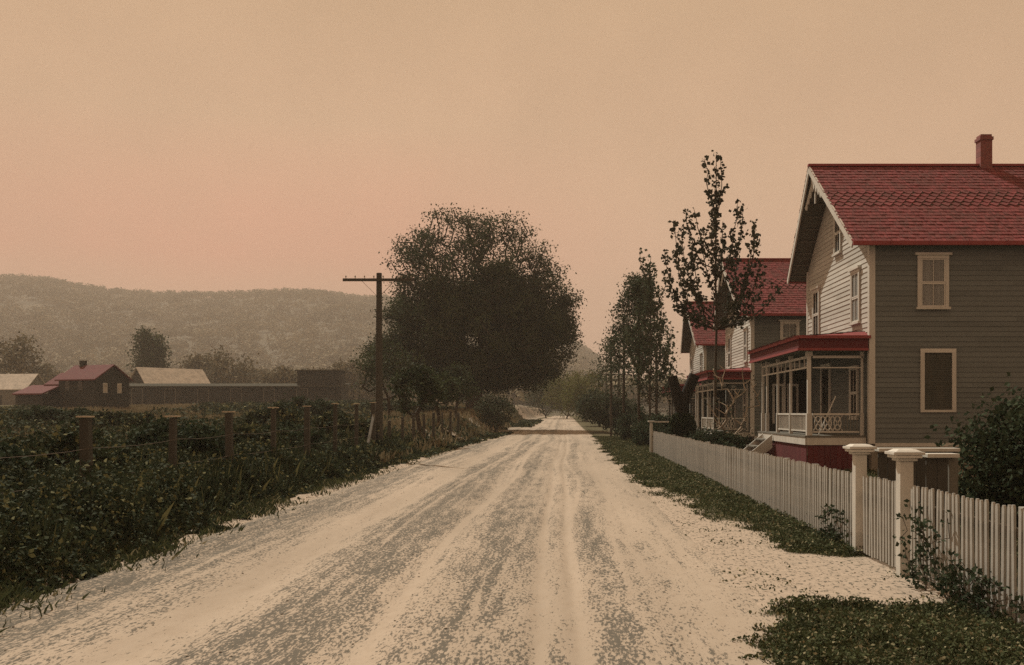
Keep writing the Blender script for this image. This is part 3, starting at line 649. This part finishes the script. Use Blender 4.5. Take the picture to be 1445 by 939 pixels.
# ------------------------------------------------------------------ the three houses
W_, L_ = 7.0, 9.4; EZ, RZ = 6.5, 9.5; SL = (RZ-EZ)/3.9
def zroof(y): return RZ-SL*abs(y-3.5)
def house():
    t = empty('wooden_house', (8.4, 27.1, 0))
    def clap(name, s0f, s1f, z0, z1, fm, mat):
        b = MB(fm); z = z0
        while z < z1-.01:
            h = min(.14, z1-z); a0, a1 = s0f(z), s1f(z); b0, b1 = s0f(z+h), s1f(z+h)
            if a1-a0 < .08: break
            # boards of varied length butted end to end
            cuts = [a0]; 
            while cuts[-1] < a1: cuts.append(cuts[-1]+random.uniform(1.6, 4.2))
            cuts[-1] = a1
            for k in range(len(cuts)-1):
                c0, c1 = cuts[k], cuts[k+1]
                if c1-c0 < .02: continue
                o = .022+random.uniform(-.003, .003); t0 = c0 if k else b0; t1 = c1 if k < len(cuts)-2 else b1
                b.add([(c0, o, z), (c1, o, z), (max(t1, t0), .004, z+h), (t0, .004, z+h), (c0, 0, z), (c1, 0, z)], [(0, 1, 2, 3), (0, 4, 5, 1)])
            z += h
        return b.build(name, mat, t)
    side = lambda u, n, v: (u, -n, v)
    front = lambda u, n, v: (-n, u, v)
    far = lambda u, n, v: (u, W_+n, v)
    back = lambda u, n, v: (L_+n, u, v)
    clap('side_wall', lambda z: .1, lambda z: L_-.1, 1.0, 6.78, side, M['siding_shade'])
    clap('side_wall', lambda z: .1, lambda z: L_-.1, 1.0, 6.78, far, M['siding_shade'])
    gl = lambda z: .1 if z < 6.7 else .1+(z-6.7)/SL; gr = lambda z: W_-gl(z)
    clap('front_wall', gl, gr, 1.0, 3.8, front, M['siding_shade']); clap('front_wall', gl, gr, 3.8, 9.3, front, M['siding']); clap('rear_wall', gl, gr, 1.0, 9.3, back, M['siding'])  # front wall darker below the porch roof, its shade painted in
    MB().box(.05, L_-.05, .05, W_-.05, -.6, .997).build('foundation', M['stone'], t)
    b = MB()
    for (x, y, sx, sy) in ((0, 0, 1, 1), (0, W_, 1, -1), (L_, 0, -1, 1), (L_, W_, -1, -1)):
        b = MB(); b.box(min(x-.035*sx, x+.13*sx), max(x-.035*sx, x+.13*sx), min(y-.035*sy, y+.01*sy), max(y-.035*sy, y+.01*sy), .98, 6.7)
        b.box(min(x-.035*sx, x-.002*sx), max(x-.035*sx, x-.002*sx), min(y+.0102*sy, y+.13*sy), max(y+.0102*sy, y+.13*sy), .98, 6.7); b.build('corner_board', M['white'], t)
    # water table board
    MB().box(.13, L_-.13, -.045, .03, .90, 1.0).build('base_board', M['white'], t)
    # roof: decking plus single shingles
    x0, x1 = -.58, L_+.5; xr = -.8
    dk = MB()
    for sg in (-1, 1):
        e = 3.5+sg*3.9
        ze = EZ; th = .07
        P = [(x0, e, ze-th), (x1, e, ze-th), (x1, 3.5, RZ-th), (xr, 3.5, RZ-th), (x0, e, ze), (x1, e, ze), (x1, 3.5, RZ), (xr, 3.5, RZ)]
        dk.add(P, [(0,1,2,3),(4,5,6,7),(0,1,5,4),(1,2,6,5),(3,0,4,7)])
    roof = dk.build('roof', M['soffit'], t)
    sh = MB(); ncs = 25
    nrm = np.array([0, -SL, 1.])/math.hypot(1, SL)
    Ls = math.hypot(3.9, RZ-EZ)
    for sg in (-1, 1):
        sd = np.array([0, sg*3.9, EZ-RZ])/Ls; nn = np.array([0, sg*(RZ-EZ)/Ls, 3.9/Ls]); top = np.array([0, 3.5, RZ])
        for c in range(ncs):
            s1 = Ls*(c+1)/ncs+.03; s0 = Ls*c/ncs-.02; fancy = 9 <= c <= 13
            xs = x0-.04+(xr-x0)*(1-(c+.5)/ncs)-random.uniform(0, .1); first = True
            if fancy: xs = x0-.04+(xr-x0)*(1-(c+.5)/ncs)-(c % 2)*.14
            while xs < x1:
                w = .28 if fancy else random.uniform(.07, .15)
                a, b_ = max(xs, x0-.05+(xr-x0)*(1-(c+.5)/ncs)), xs+w-(.018 if fancy else .006)
                d = random.uniform(-.012, .012); lift = random.uniform(.016, .032)+(.012 if fancy else 0)
                f = lambda x, s, n: tuple(top+np.array([x, 0, 0])+sd*s+nn*n)
                if fancy:
                    mx = (a+b_)/2; hh = (s1-s0)
                    sh.add([f(a, s0, .004), f(b_, s0, .004), f(b_, s1-hh*.45, lift*.8), f(mx, s1+.03, lift), f(a, s1-hh*.45, lift*.8), f(b_, s1-hh*.45, .002), f(mx, s1+.03, .002), f(a, s1-hh*.45, .002)], [(0,1,2,3,4),(2,5,6,3),(3,6,7,4)])
                else:
                    sh.add([f(a, s0, .004), f(b_, s0, .004), f(b_, s1+d, lift), f(a, s1+d, lift), f(a, s1+d, .002), f(b_, s1+d, .002)], [(0,1,2,3),(3,2,5,4)])
                xs += w
    sh.build('shingles', M['roof'], roof)
    MB().beam((xr-.05, 3.5, RZ+.035), (x1, 3.5, RZ+.035), .16, .07).build('ridge_cap', M['redtrim'], roof)
    for sg in (-1, 1):
        e = 3.5+sg*3.9
        g_ = MB().box(x0-.03, x1, e+min(sg*.01, sg*.12), e+max(sg*.01, sg*.12), EZ-.12, EZ-.01)
        for q in np.arange(.4, x1, 1.05): g_.box(q, q+.03, e+sg*.121 if sg > 0 else e-.14, e+.14 if sg > 0 else e-.121, EZ-.13, EZ+.02)
        g_.build('gutter', M['redtrim'], roof)
        # white rake board down the gable edge, with a shallow lower moulding
        MB().beam((x0-.02, e, EZ-.10), (xr-.02, 3.5+sg*.01, RZ-.10), .045, .19).build('bargeboard', M['white'], roof)
        # boarded eave along the rake, with cross battens
        for q in np.linspace(.06, .94, 9):
            yy = e+(3.5-e)*q; MB().box(x0+.03, -.03, yy-.03, yy+.03, zroof(yy)-.125, zroof(yy)-.08).build('lookout', M['grey'], roof)
    # scrolled gable ornament
    b = MB()
    for sg in (-1, 1):
        for k in range(4):
            yy = 3.5+sg*(.18+k*.26); z = zroof(yy)-.2
            b.add([(x0-.02-(.15 if k == 0 else .08), yy+sg*(-.12), z-.02+SL*.1), (x0-.02-.08, yy+sg*.14, z-SL*.14-.02), (x0-.02-.08, yy+sg*.06, z-.36+k*.05), (x0-.02-.08, yy-sg*.02, z-.42+k*.06), (x0-.02-.08, yy-sg*.08, z-.3+k*.05)], [(0, 1, 2, 3, 4)])
    o = b.build('gable_ornament', M['white'], roof); sm = o.modifiers.new('s', 'SOLIDIFY'); sm.thickness = .04
    MB().box(x0-.06, x0-.02, 3.46, 3.54, RZ-1.15, RZ-.15).build('gable_drop', M['white'], roof)
    MB().box(4.45, 4.81, 3.32, 3.68, 9.0, 10.28).build('chimney', M['brick'], roof); 
    MB().box(4.42, 4.84, 3.29, 3.71, 10.283, 10.38).box(4.46, 4.80, 3.33, 3.67, 10.382, 10.46).build('chimney_cap', M['brick'], roof)
    # windows
    def window(fm, u, z0, z1, w, fill, head=False, tr=.085):
        c = MB(fm); c.box(u-w/2, u-w/2+tr, .02, .07, z0, z1-tr-.002).box(u+w/2-tr, u+w/2, .02, .07, z0, z1-tr-.002).box(u-w/2, u+w/2, .02, .07, z1-tr, z1)
        if head: c.box(u-w/2-.07, u+w/2+.07, .015, .12, z1+.002, z1+.07)
        wn = c.build('window', M['white'], t)
        MB(fm).box(u-w/2-(.04 if head else .0), u+w/2+(.04 if head else .0), .018, .11 if head else .075, z0-.07, z0-.002).build('sill', M['white'], wn)
        a, b_, c0, c1 = u-w/2+tr+.002, u+w/2-tr-.002, z0+.001, z1-tr-.004; mid = (c0+c1)/2
        MB(fm).box(a, b_, .0225, .026, c0, c1).build('backing', M['void'], wn)
        if fill == 'blind': 
            s_ = MB(fm); zz = c0+.01
            while zz < c1-.03: s_.add([(a+.01, .036, zz), (b_-.01, .036, zz), (b_-.01, .03, zz+.045), (a+.01, .03, zz+.045)], [(0, 1, 2, 3)]); zz += .05
            s_.build('blind', M['shutter'], wn); return wn
        s_ = MB(fm); fr = .04
        for (p0, p1, n0) in ((c0, mid-.001, .036), (mid+.001, c1, .042)):
            s_.box(a, a+fr, n0, n0+.02, p0, p1).box(b_-fr, b_, n0, n0+.02, p0, p1).box(a+fr+.001, b_-fr-.001, n0, n0+.02, p0, p0+fr).box(a+fr+.001, b_-fr-.001, n0, n0+.02, p1-fr, p1).box(u-.011, u+.011, n0+.002, n0+.018, p0+fr+.001, p1-fr-.001)
        s_.build('sash', M['white'], wn)
        if fill == 'curtain':
            q = MB(fm); n_ = 14
            for k in range(n_):
                f0, f1 = k/n_, (k+1)/n_; h0, h1 = (.028+.004*(k % 2)), (.028+.004*((k+1) % 2))
                q.quad((a+(b_-a)*f0, h0, c0+.02), (a+(b_-a)*f1, h1, c0+.02), (a+(b_-a)*f1, h1, c1-.02), (a+(b_-a)*f0, h0, c1-.02))
            q.build('curtain', M['curtain'], wn)
        MB(fm).quad((a, .035, c0), (b_, .035, c0), (b_, .035, c1), (a, .035, c1)).build('pane', M['glass'], wn)
        return wn
    window(side, 1.72, 4.75, 6.17, .86, 'curtain', True, .09)
    window(side, 1.86, 1.92, 3.60, .98, 'blind', False, .11)
    window(side, 6.2, 4.75, 6.17, .86, 'curtain', True, .09); window(side, 6.2, 1.92, 3.60, .98, 'blind', False, .11)
    window(front, 1.25, 4.45, 5.95, .85, 'curtain', True); window(front, 5.7, 4.35, 5.95, .85, None, True); window(front, 3.1, 6.75, 8.05, .75, None, True)
    window(front, 1.4, 1.7, 3.2, .8, None); 
    # front door under the porch
    d = MB(front).box(4.0, 4.9, .024, .05, 1.2, 3.2).build('door', M['dark'], t)
    MB(front).box(3.9, 3.997, .02, .08, 1.2, 3.3).box(4.903, 5.0, .02, .08, 1.2, 3.3).box(3.9, 5.0, .02, .08, 3.302, 3.4).build('door_frame', M['white'], d)
    MB(front).box(4.1, 4.8, .053, .058, 2.1, 3.0).build('door_pane', M['glass'], d); MB(front).tube((4.83, .05, 2.1), (4.83, .11, 2.1), .02, .025, 8).build('knob', M['insul'], d)
    # porch along the front wall: local x from -1.72 to 0
    PX = -1.70; y0, y1 = .25, 6.85; FZ = 1.2
    pr = MB().box(PX-.06, -.05, y0-.08, y1+.05, FZ-.05, FZ).build('porch', M['grey'], t)
    MB().box(PX-.045, PX-.015, y0-.05, y1, FZ-.26, FZ-.052).box(PX-.01, -.05, y0-.065, y0-.035, FZ-.26, FZ-.052).build('fascia', M['white'], pr)
    b = MB()
    for q in np.arange(y0, y1-.2, .16): b.box(PX, PX+.02, q, q+.152, -.2, FZ-.265)
    for q in np.arange(PX+.03, -.15, .16): b.box(q, q+.152, y0-.03, y0-.01, -.2, FZ-.265)
    b.build('skirting', M['maroon'], pr)
    def post(x, y, w=.075):
        p = MB(); p.box(x-w*.9, x+w*.9, y-w*.9, y+w*.9, FZ+.001, FZ+.62).box(x-w*.6, x+w*.6, y-w*.6, y+w*.6, FZ+.622, 3.42).box(x-w, x+w, y-w, y+w, 3.422, 3.55)
        return p.build('post', M['white'], pr, .006)
    for q in (y0+.1, 2.55, 4.35, 6.0, 6.75): post(PX+.1, q, .085 if q < 1 else .06)
    post(-.12, y0+.1, .05); post(PX+.85, 6.75, .05)
    # bars under the eave (transom frieze)
    MB().box(PX+.07, PX+.11, y0+.2, y1-.1, 3.08, 3.13).box(PX+.06, PX+.12, y0+.2, y1-.1, 3.36, 3.43).box(PX+.2, -.08, y0+.08, y0+.12, 3.08, 3.11).box(PX+.2, -.08, y0+.07, y0+.13, 3.36, 3.43).build('frieze_rail', M['white'], pr)
    b = MB()
    for q in np.arange(y0+.55, y1-.2, .6): b.box(PX+.075, PX+.105, q, q+.03, 3.132, 3.358)
    b.build('frieze_bars', M['white'], pr)
    # railings
    rl = MB().box(PX+.07, PX+.13, y0+.2, 4.27, FZ+.57, FZ+.62).box(PX+.08, PX+.12, y0+.2, 4.27, FZ+.1, FZ+.14).box(PX+.2, -.2, y0+.07, y0+.13, FZ+.57, FZ+.62).box(PX+.2, -.2, y0+.08, y0+.12, FZ+.08, FZ+.12).build('railing', M['white'], pr)
    b = MB()
    for q in np.arange(y0+.32, 4.2, .13): b.box(PX+.09, PX+.11, q, q+.022, FZ+.142, FZ+.568)
    b.build('balusters', M['white'], rl)
    b = MB(); q = PX+.22
    while q < -.75:
        w = .27
        for k in range(10):
            a0, a1 = 2*math.pi*k/10, 2*math.pi*(k+1)/10
            b.beam((q+w/2+.1*math.cos(a0), y0+.1, FZ+.345+.2*math.sin(a0)), (q+w/2+.1*math.cos(a1), y0+.1, FZ+.345+.2*math.sin(a1)), .02, .03)
        b.beam((q, y0+.1, FZ+.13), (q+w, y0+.1, FZ+.56), .016, .03); b.beam((q, y0+.1, FZ+.56), (q+w, y0+.1, FZ+.13), .016, .03); q += w
    b.build('scroll_lattice', M['white'], rl)
    b = MB()
    for q in np.arange(-.72, -.22, .09): b.box(q, q+.022, y0+.09, y0+.11, FZ+.122, FZ+.568)
    b.build('balusters', M['grey'], rl)
    # porch end screen with two narrow lights
    b = MB().box(PX+.2, -.05, y1+.02, y1+.05, FZ, 3.4); b.build('end_wall', M['dark'], pr)
    b = MB()
    for q in (PX+.45, PX+.95):
        b.box(q, q+.07, y1-.04, y1+.018, FZ+.25, 2.75).box(q+.32, q+.39, y1-.04, y1+.018, FZ+.25, 2.75).box(q, q+.39, y1-.04, y1+.018, 2.752, 2.83)
    b.build('end_frames', M['white'], pr)
    # steps with white sides
    b = MB()
    for k in range(5): b.box(PX-.08-.28*(k+1), PX-.08-.28*k-.004, 4.5, 5.9, FZ-.22*(k+1)-.04, FZ-.22*(k+1))
    st = b.build('steps', M['grey'], pr)
    for yy in (4.42, 5.92):
        MB().prism([(PX-.07, FZ-.06), (PX-1.5, -.05), (PX-1.1, -.05), (PX-.07, FZ-.5)], yy, yy+.06).build('stringer', M['white'], pr)
    # hipped porch roof with upturned red edge
    E, Bk = PX-.28, .03; zt, ze = 4.12, 3.93
    b = MB(); ya, yb = y0-.3, y1+.3
    b.add([(E, ya, ze), (E, yb, ze), (Bk-.03, yb-.9, zt), (Bk-.03, ya+.5, zt), (Bk-.03, ya, ze), (Bk-.03, yb, ze)], [(0, 1, 2, 3), (0, 3, 4), (1, 5, 2)])
    o = b.build('porch_roof', M['redtrim'], pr)
    sh = MB()
    for c in range(9):
        f0, f1 = c/9, (c+1)/9+.02; q = ya
        while q < yb:
            w = random.uniform(.1, .2); l = random.uniform(.02, .035)
            X0, X1 = Bk-.05+(E-Bk)*f0, Bk-.05+(E-Bk)*f1-.04*(c == 8); Z0, Z1 = zt+(ze-zt)*f0, zt+(ze-zt)*min(f1, 1)
            lo = ya+.5*(1-f0); hi = yb-.9*(1-f0)
            if q > lo-.06 and q+w < hi+.1: sh.add([(X0, q, Z0+.012), (X0, q+w-.006, Z0+.012), (X1, q+w-.006, Z1+l+.01), (X1, q, Z1+l+.01)], [(0, 1, 2, 3)])
            q += w
    sh.build('porch_shingles', M['roof'], o)
    MB().box(E-.07, E, ya-.03, yb+.03, ze-.07, ze+.03).box(E+.003, -.01, ya-.06, ya-.002, ze-.05, ze+.035).build('porch_gutter', M['redtrim'], o)
    MB().box(E+.0, E+.03, ya+.02, yb, 3.62, ze-.072).box(E+.033, -.06, ya+.02, ya+.05, 3.62, ze-.052).build('eave_board', M['maroon'], o)
    MB().box(E-.03, E+.028, ya-.0, yb, 3.55, 3.618).box(E+.034, -.06, ya-.01, ya+.05, 3.55, 3.618).build('eave_moulding', M['redtrim'], o)
    MB().box(E+.02, -.06, ya+.06, yb-.02, 3.56, 3.60).build('porch_ceiling', M['soffit'], o)
    return t
hA = house(); tag(hA, 'nearest and largest wooden house with dark side wall and pale gable', 'house', 'row of red roofed houses on the right')
hB = copy_tree(hA); hB.location = (8.4, 44.4, -.22); hB['label'] = 'second wooden house, partly behind the tall young poplar'
hC = copy_tree(hA); hC.location = (8.7, 61.6, -.38); hC['label'] = 'farthest of the red roofed wooden houses, smallest in the row'
# small hooded side entry of the nearest house
t = empty('leaning_pole', (7.35, 27.6, 1.2)); tag(t, 'pale stick leaning in the corner of the nearest porch', 'stick')
MB().tube((-.25, 0, .0), (.25, .05, 1.1), .02, .018, 8).build('shaft', M['white'], t)

# ------------------------------------------------------------------ buildings in the field
def gable_box(t, x0, x1, y0, y1, z0, ez, rz, wall, roofm, along='x', over=.3, wname='wall', rname='roof'):
    b = MB(); th = .15
    if along == 'x':
        ym = (y0+y1)/2
        for X in (x0, x1): b.add([(X, y0, z0), (X, y1, z0), (X, y1, ez), (X, ym, rz), (X, y0, ez)], [(0, 1, 2, 3, 4)])
        b.quad((x0, y0, z0), (x1, y0, z0), (x1, y0, ez), (x0, y0, ez)); b.quad((x0, y1, z0), (x1, y1, z0), (x1, y1, ez), (x0, y1, ez))
        w = b.build(wname, wall, t); r = MB(); s = (rz-ez)/(ym-y0)
        for (ya, sg) in ((y0-over, -1), (y1+over, 1)):
            zl = ez-s*over; r.add([(x0-over, ya, zl+.03), (x1+over, ya, zl+.03), (x1+over, ym, rz+.03), (x0-over, ym, rz+.03), (x0-over, ya, zl+.03+th), (x1+over, ya, zl+.03+th), (x1+over, ym, rz+.03+th), (x0-over, ym, rz+.03+th)],
                                  [(0,1,2,3),(4,5,6,7),(0,1,5,4),(1,2,6,5),(3,0,4,7)])
        return w, r.build(rname, roofm, t)
M['fieldroof'] = shingles('distant red roof', (.13, .038, .04))
D = 110.; k_ = D/F
t = empty('farmhouse', (at(135, D), D, terr(at(135, D), D)-.3), R(-24)); tag(t, 'dark farmhouse with a red gabled roof and two small pale windows', 'farmhouse')
w, r = gable_box(t, -3.0, 2.6, -2.3, 2.3, 0, 3.8, 5.3, M['tar'], M['fieldroof']); MB().box(-2.2, -1.7, -.3, .3, 4.6, 6.0).build('chimney', M['tar'], r)
gable_box(t, -5.2, -3.02, -1.9, 1.9, 0, 3.3, 4.5, M['tar'], M['fieldroof'], wname='wing_wall', rname='wing_roof')
b = MB().box(-7.6, -3.2, -4.1, -1.95, 0, 2.2).build('lean_to', M['tar'], t); MB().add([(-7.8, -4.4, 2.1), (-3.0, -4.4, 2.1), (-3.0, -1.92, 3.1), (-7.8, -1.92, 3.1), (-7.8, -4.4, 2.25), (-3.0, -4.4, 2.25), (-3.0, -1.92, 3.25), (-7.8, -1.92, 3.25)], [(0,1,2,3),(4,5,6,7),(0,1,5,4),(1,2,6,5),(3,0,4,7)]).build('lean_to_roof', M['fieldroof'], b)
for q in (-1.0, .9):
    f = MB().box(2.602, 2.66, q-.28, q+.28, 2.3, 3.4).build('window', M['white'], t); MB().box(2.665, 2.68, q-.2, q+.2, 2.38, 3.32).build('pane', M['paleroof'], f)  # gable panes given a pale colour
for q in (-1.6, .4): 
    f = MB().box(q-.3, q+.3, -2.36, -2.302, 2.6, 3.7).build('window', M['grey'], t); MB().box(q-.24, q+.24, -2.38, -2.365, 2.66, 3.64).build('pane', M['glass'], f)
D = 182.
t = empty('barn', (at(232, D), D, terr(at(232, D), D)-.3), R(52)); tag(t, 'barn with a pale patchy roof and dark gable behind the long shed', 'barn')
gable_box(t, -5.2, 7.5, -3.0, 3.0, 0, 4.0, 7.0, M['tar'], M['paleroof']); MB().box(-5.26, -5.202, -1, 1, 0, 2.4).build('barn_door', M['grey'], t)
D = 190.
t = empty('outbuilding', (at(22, D), D, terr(at(22, D), D)-.3), R(-10)); tag(t, 'low pale roofed outbuilding behind the farmhouse at the left edge', 'outbuilding')
gable_box(t, -6, 4.6, -3, 3, 0, 3.4, 6.2, M['grey'], M['paleroof']); MB().box(-2, -.5, -3.06, -3.002, 0, 2.2).build('door', M['tar'], t)
D = 158.; z0 = terr(-50, D)-.4
t = empty('long_shed', (0, D, z0)); tag(t, 'very long low dark plank shed across the field below the hill', 'shed')
xa, xb = at(172, D), at(486, D)
b = MB()
for q in np.arange(xa, xb, .5): b.box(q, q+.48, -3, -2.9+random.uniform(0, .04), 0, 3.5)
b.box(xa, xb, -2.85, 3, 0, 3.5); b.build('wall', M['tar'], t)
MB().add([(xa-.4, -3.5, 3.4), (xb+.4, -3.5, 3.4), (xb+.4, 3.4, 4.0), (xa-.4, 3.4, 4.0), (xa-.4, -3.5, 3.58), (xb+.4, -3.5, 3.58), (xb+.4, 3.4, 4.18), (xa-.4, 3.4, 4.18)], [(0,3,2,1),(4,5,6,7),(0,1,5,4),(1,2,6,5),(2,3,7,6),(3,0,4,7)]).build('roof', M['darkroof'], t)
xc, xd = at(424, D), at(483, D)
b = MB()
for q in np.arange(xc, xd, .5): b.box(q, q+.48, -2, -1.92+random.uniform(0, .04), 3.7, 6.0)
b.box(xc, xd, -1.88, 2, 3.7, 6.0); lo = b.build('loft', M['tar'], t); MB().box(xc-.3, xd+.3, -2.3, 2.3, 6.002, 6.2).build('loft_roof', M['darkroof'], lo)
for q in np.arange(xa+3, xb-2, 5.2):
    f = MB().box(q, q+1.6, -3.06, -3.01, .4, 3.0).build('door', M['tar'], t); MB().box(q-.12, q-.005, -3.09, -3.01, .4, 3.1).box(q+1.605, q+1.72, -3.09, -3.01, .4, 3.1).box(q-.12, q+1.72, -3.09, -3.01, 3.102, 3.22).build('door_frame', M['grey'], f)
D = 130.
t = empty('hut', (at(626, D), D, terr(at(626, D), D)-.1), R(25)); tag(t, 'tiny pale gabled hut glimpsed under the huge tree', 'hut')
gable_box(t, -1.4, 1.4, -1.2, 1.2, 0, 1.7, 2.6, M['siding'], M['paleroof'], over=.15); MB().box(-.4, .3, -1.24, -1.202, 0, 1.5).build('door', M['tar'], t)

round_tree('field_tree', 'tall black green tree standing out behind the pale roofed barn', 'tree', None, at(211, 205), 205, 15.5, 5.6, 2.5, 60, 110, .6, M['leafbig'], .3, spread=.9)
# line of trees behind the field buildings
gT = 'trees behind the field buildings'
words = ['at the far left behind the outbuilding', 'behind the red farmhouse', 'between the farmhouse and the barn', 'right of the barn roof', 'behind the left half of the long shed', 'behind the middle of the long shed', 'left of the shed loft', 'behind the shed loft', 'just right of the shed end', 'left of the telegraph pole', 'behind the telegraph pole', 'seen left of the huge tree', 'behind the hut']
for k, px in enumerate((10, 70, 140, 285, 322, 360, 395, 440, 498, 516, 540, 566, 640)):
    D = random.uniform(205, 290); h = random.uniform(9, 14.5)*(1.15 if k in (0, 5, 8) else 1)
    round_tree('distant_tree', 'grey green tree '+words[k], 'tree', gT, at(px, D), D, h, h*.85, 1.6, 46, 80, .75, M['forest'], .25, spread=h*.085)

# ------------------------------------------------------------------ haze
hz = MB().box(-2700, 2700, -60, 2600, -6, 330).build('haze', None or M['wire']); hz.data.materials.clear()
m = bpy.data.materials.new('air'); m.use_nodes = True; nt = m.node_tree; nt.nodes.clear()
o_ = nt.nodes.new('ShaderNodeOutputMaterial'); v_ = nt.nodes.new('ShaderNodeVolumePrincipled'); v_.inputs['Density'].default_value = .00055; v_.inputs['Color'].default_value = (.95, .85, .72, 1); v_.inputs['Anisotropy'].default_value = .0
nt.links.new(v_.outputs[0], o_.inputs['Volume']); hz.data.materials.append(m); tag(hz, 'pale summer haze lying over the valley', 'haze', kind='stuff')

# ------------------------------------------------------------------ light, sky, camera
EL = math.atan2(2.2, math.hypot(1, 1.5)); AZ = math.atan2(-1, 1.5)
sd = bpy.data.lights.new('sun', 'SUN'); sd.energy = 5.0; sd.angle = R(.55); sd.color = (1, .91, .78)
so = bpy.data.objects.new('sun', sd); COL.objects.link(so)
import mathutils
so.rotation_euler = mathutils.Vector((-1, 1.5, 2.2)).to_track_quat('Z', 'Y').to_euler(); so.location = (-20, 30, 60)
w = bpy.data.worlds.new('World'); S.world = w; w.use_nodes = True; nt = w.node_tree; nt.nodes.clear()
out = nt.nodes.new('ShaderNodeOutputWorld'); bg = nt.nodes.new('ShaderNodeBackground'); bg.inputs[1].default_value = .1
sk = nt.nodes.new('ShaderNodeTexSky'); sk.sky_type = 'NISHITA'; sk.sun_disc = False; sk.sun_elevation = EL; sk.sun_rotation = AZ; sk.dust_density = 3
bw = nt.nodes.new('ShaderNodeRGBToBW'); pw = nt.nodes.new('ShaderNodeMath'); pw.operation = 'POWER'; pw.inputs[1].default_value = .12
nt.links.new(sk.outputs[0], bw.inputs[0]); nt.links.new(bw.outputs[0], pw.inputs[0])
tc = nt.nodes.new('ShaderNodeTexCoord'); sx = nt.nodes.new('ShaderNodeSeparateXYZ'); nt.links.new(tc.outputs['Generated'], sx.inputs[0])
rp = nt.nodes.new('ShaderNodeValToRGB'); e = rp.color_ramp.elements
e[0].position = 0; e[0].color = (.68, .40, .285, 1); e[1].position = .42; e[1].color = (.555, .36, .21, 1)
x_ = e.new(.12); x_.color = (.73, .41, .28, 1); x_ = e.new(.22); x_.color = (.68, .42, .265, 1)
nt.links.new(sx.outputs[2], rp.inputs[0])
# pink glow low in the left of the sky, and slow uneven tone
def _m(op, a, b, c=None, cl=False):
    n_ = nt.nodes.new('ShaderNodeMath'); n_.operation = op; n_.use_clamp = cl
    for k_, v_ in enumerate((a, b)):
        if isinstance(v_, (int, float)): n_.inputs[k_].default_value = v_
        else: nt.links.new(v_, n_.inputs[k_])
    return n_.outputs[0]
gl_ = _m('MULTIPLY', _m('SUBTRACT', 1.0, _m('MULTIPLY', _m('ABSOLUTE', _m('SUBTRACT', sx.outputs[2], .15), 0), 8.0), cl=True), _m('MULTIPLY', _m('SUBTRACT', .1, sx.outputs[0]), 4.0, cl=True), cl=True)
nz = nt.nodes.new('ShaderNodeTexNoise'); nz.inputs['Scale'].default_value = 5; nz.inputs['Detail'].default_value = 9; nz.inputs['Roughness'].default_value = .65; nt.links.new(tc.outputs['Generated'], nz.inputs['Vector'])
pk_ = nt.nodes.new('ShaderNodeMix'); pk_.data_type = 'RGBA'; nt.links.new(_m('MULTIPLY', gl_, _m('ADD', nz.outputs['Fac'], .25)), pk_.inputs[0]); nt.links.new(rp.outputs[0], pk_.inputs[6]); pk_.inputs[7].default_value = (.80, .31, .21, 1)
mx = nt.nodes.new('ShaderNodeVectorMath'); mx.operation = 'SCALE'; nt.links.new(pk_.outputs[2], mx.inputs[0])
ml = nt.nodes.new('ShaderNodeMath'); ml.operation = 'MULTIPLY'; ml.inputs[1].default_value = 8.6; nt.links.new(pw.outputs[0], ml.inputs[0]); nt.links.new(_m('MULTIPLY', ml.outputs[0], _m('ADD', _m('MULTIPLY', nz.outputs['Fac'], .36), .82)), mx.inputs['Scale'])
nt.links.new(mx.outputs[0], bg.inputs[0]); nt.links.new(bg.outputs[0], out.inputs[0])

cd = bpy.data.cameras.new('camera'); cam = bpy.data.objects.new('camera', cd); COL.objects.link(cam); S.camera = cam
cam.location = (0, 0, CAMZ); cam.rotation_euler = (R(90), 0, 0)
cd.sensor_width = 36; cd.lens = F/1445*36; cd.shift_x = (722.5-HX)/1445; cd.shift_y = (HY-469.5)/1445; cd.clip_end = 6000; cd.clip_start = .1
S.view_settings.view_transform = 'Standard'; S.view_settings.look = 'None'; S.view_settings.gamma = 1; S.view_settings.exposure = 0
try: S.view_settings.use_curve_mapping = False
except Exception: pass
S.cycles.use_denoising = False
S.cycles.max_bounces = 6; S.cycles.transparent_max_bounces = 8; S.cycles.volume_bounces = 0; S.cycles.diffuse_bounces = 3
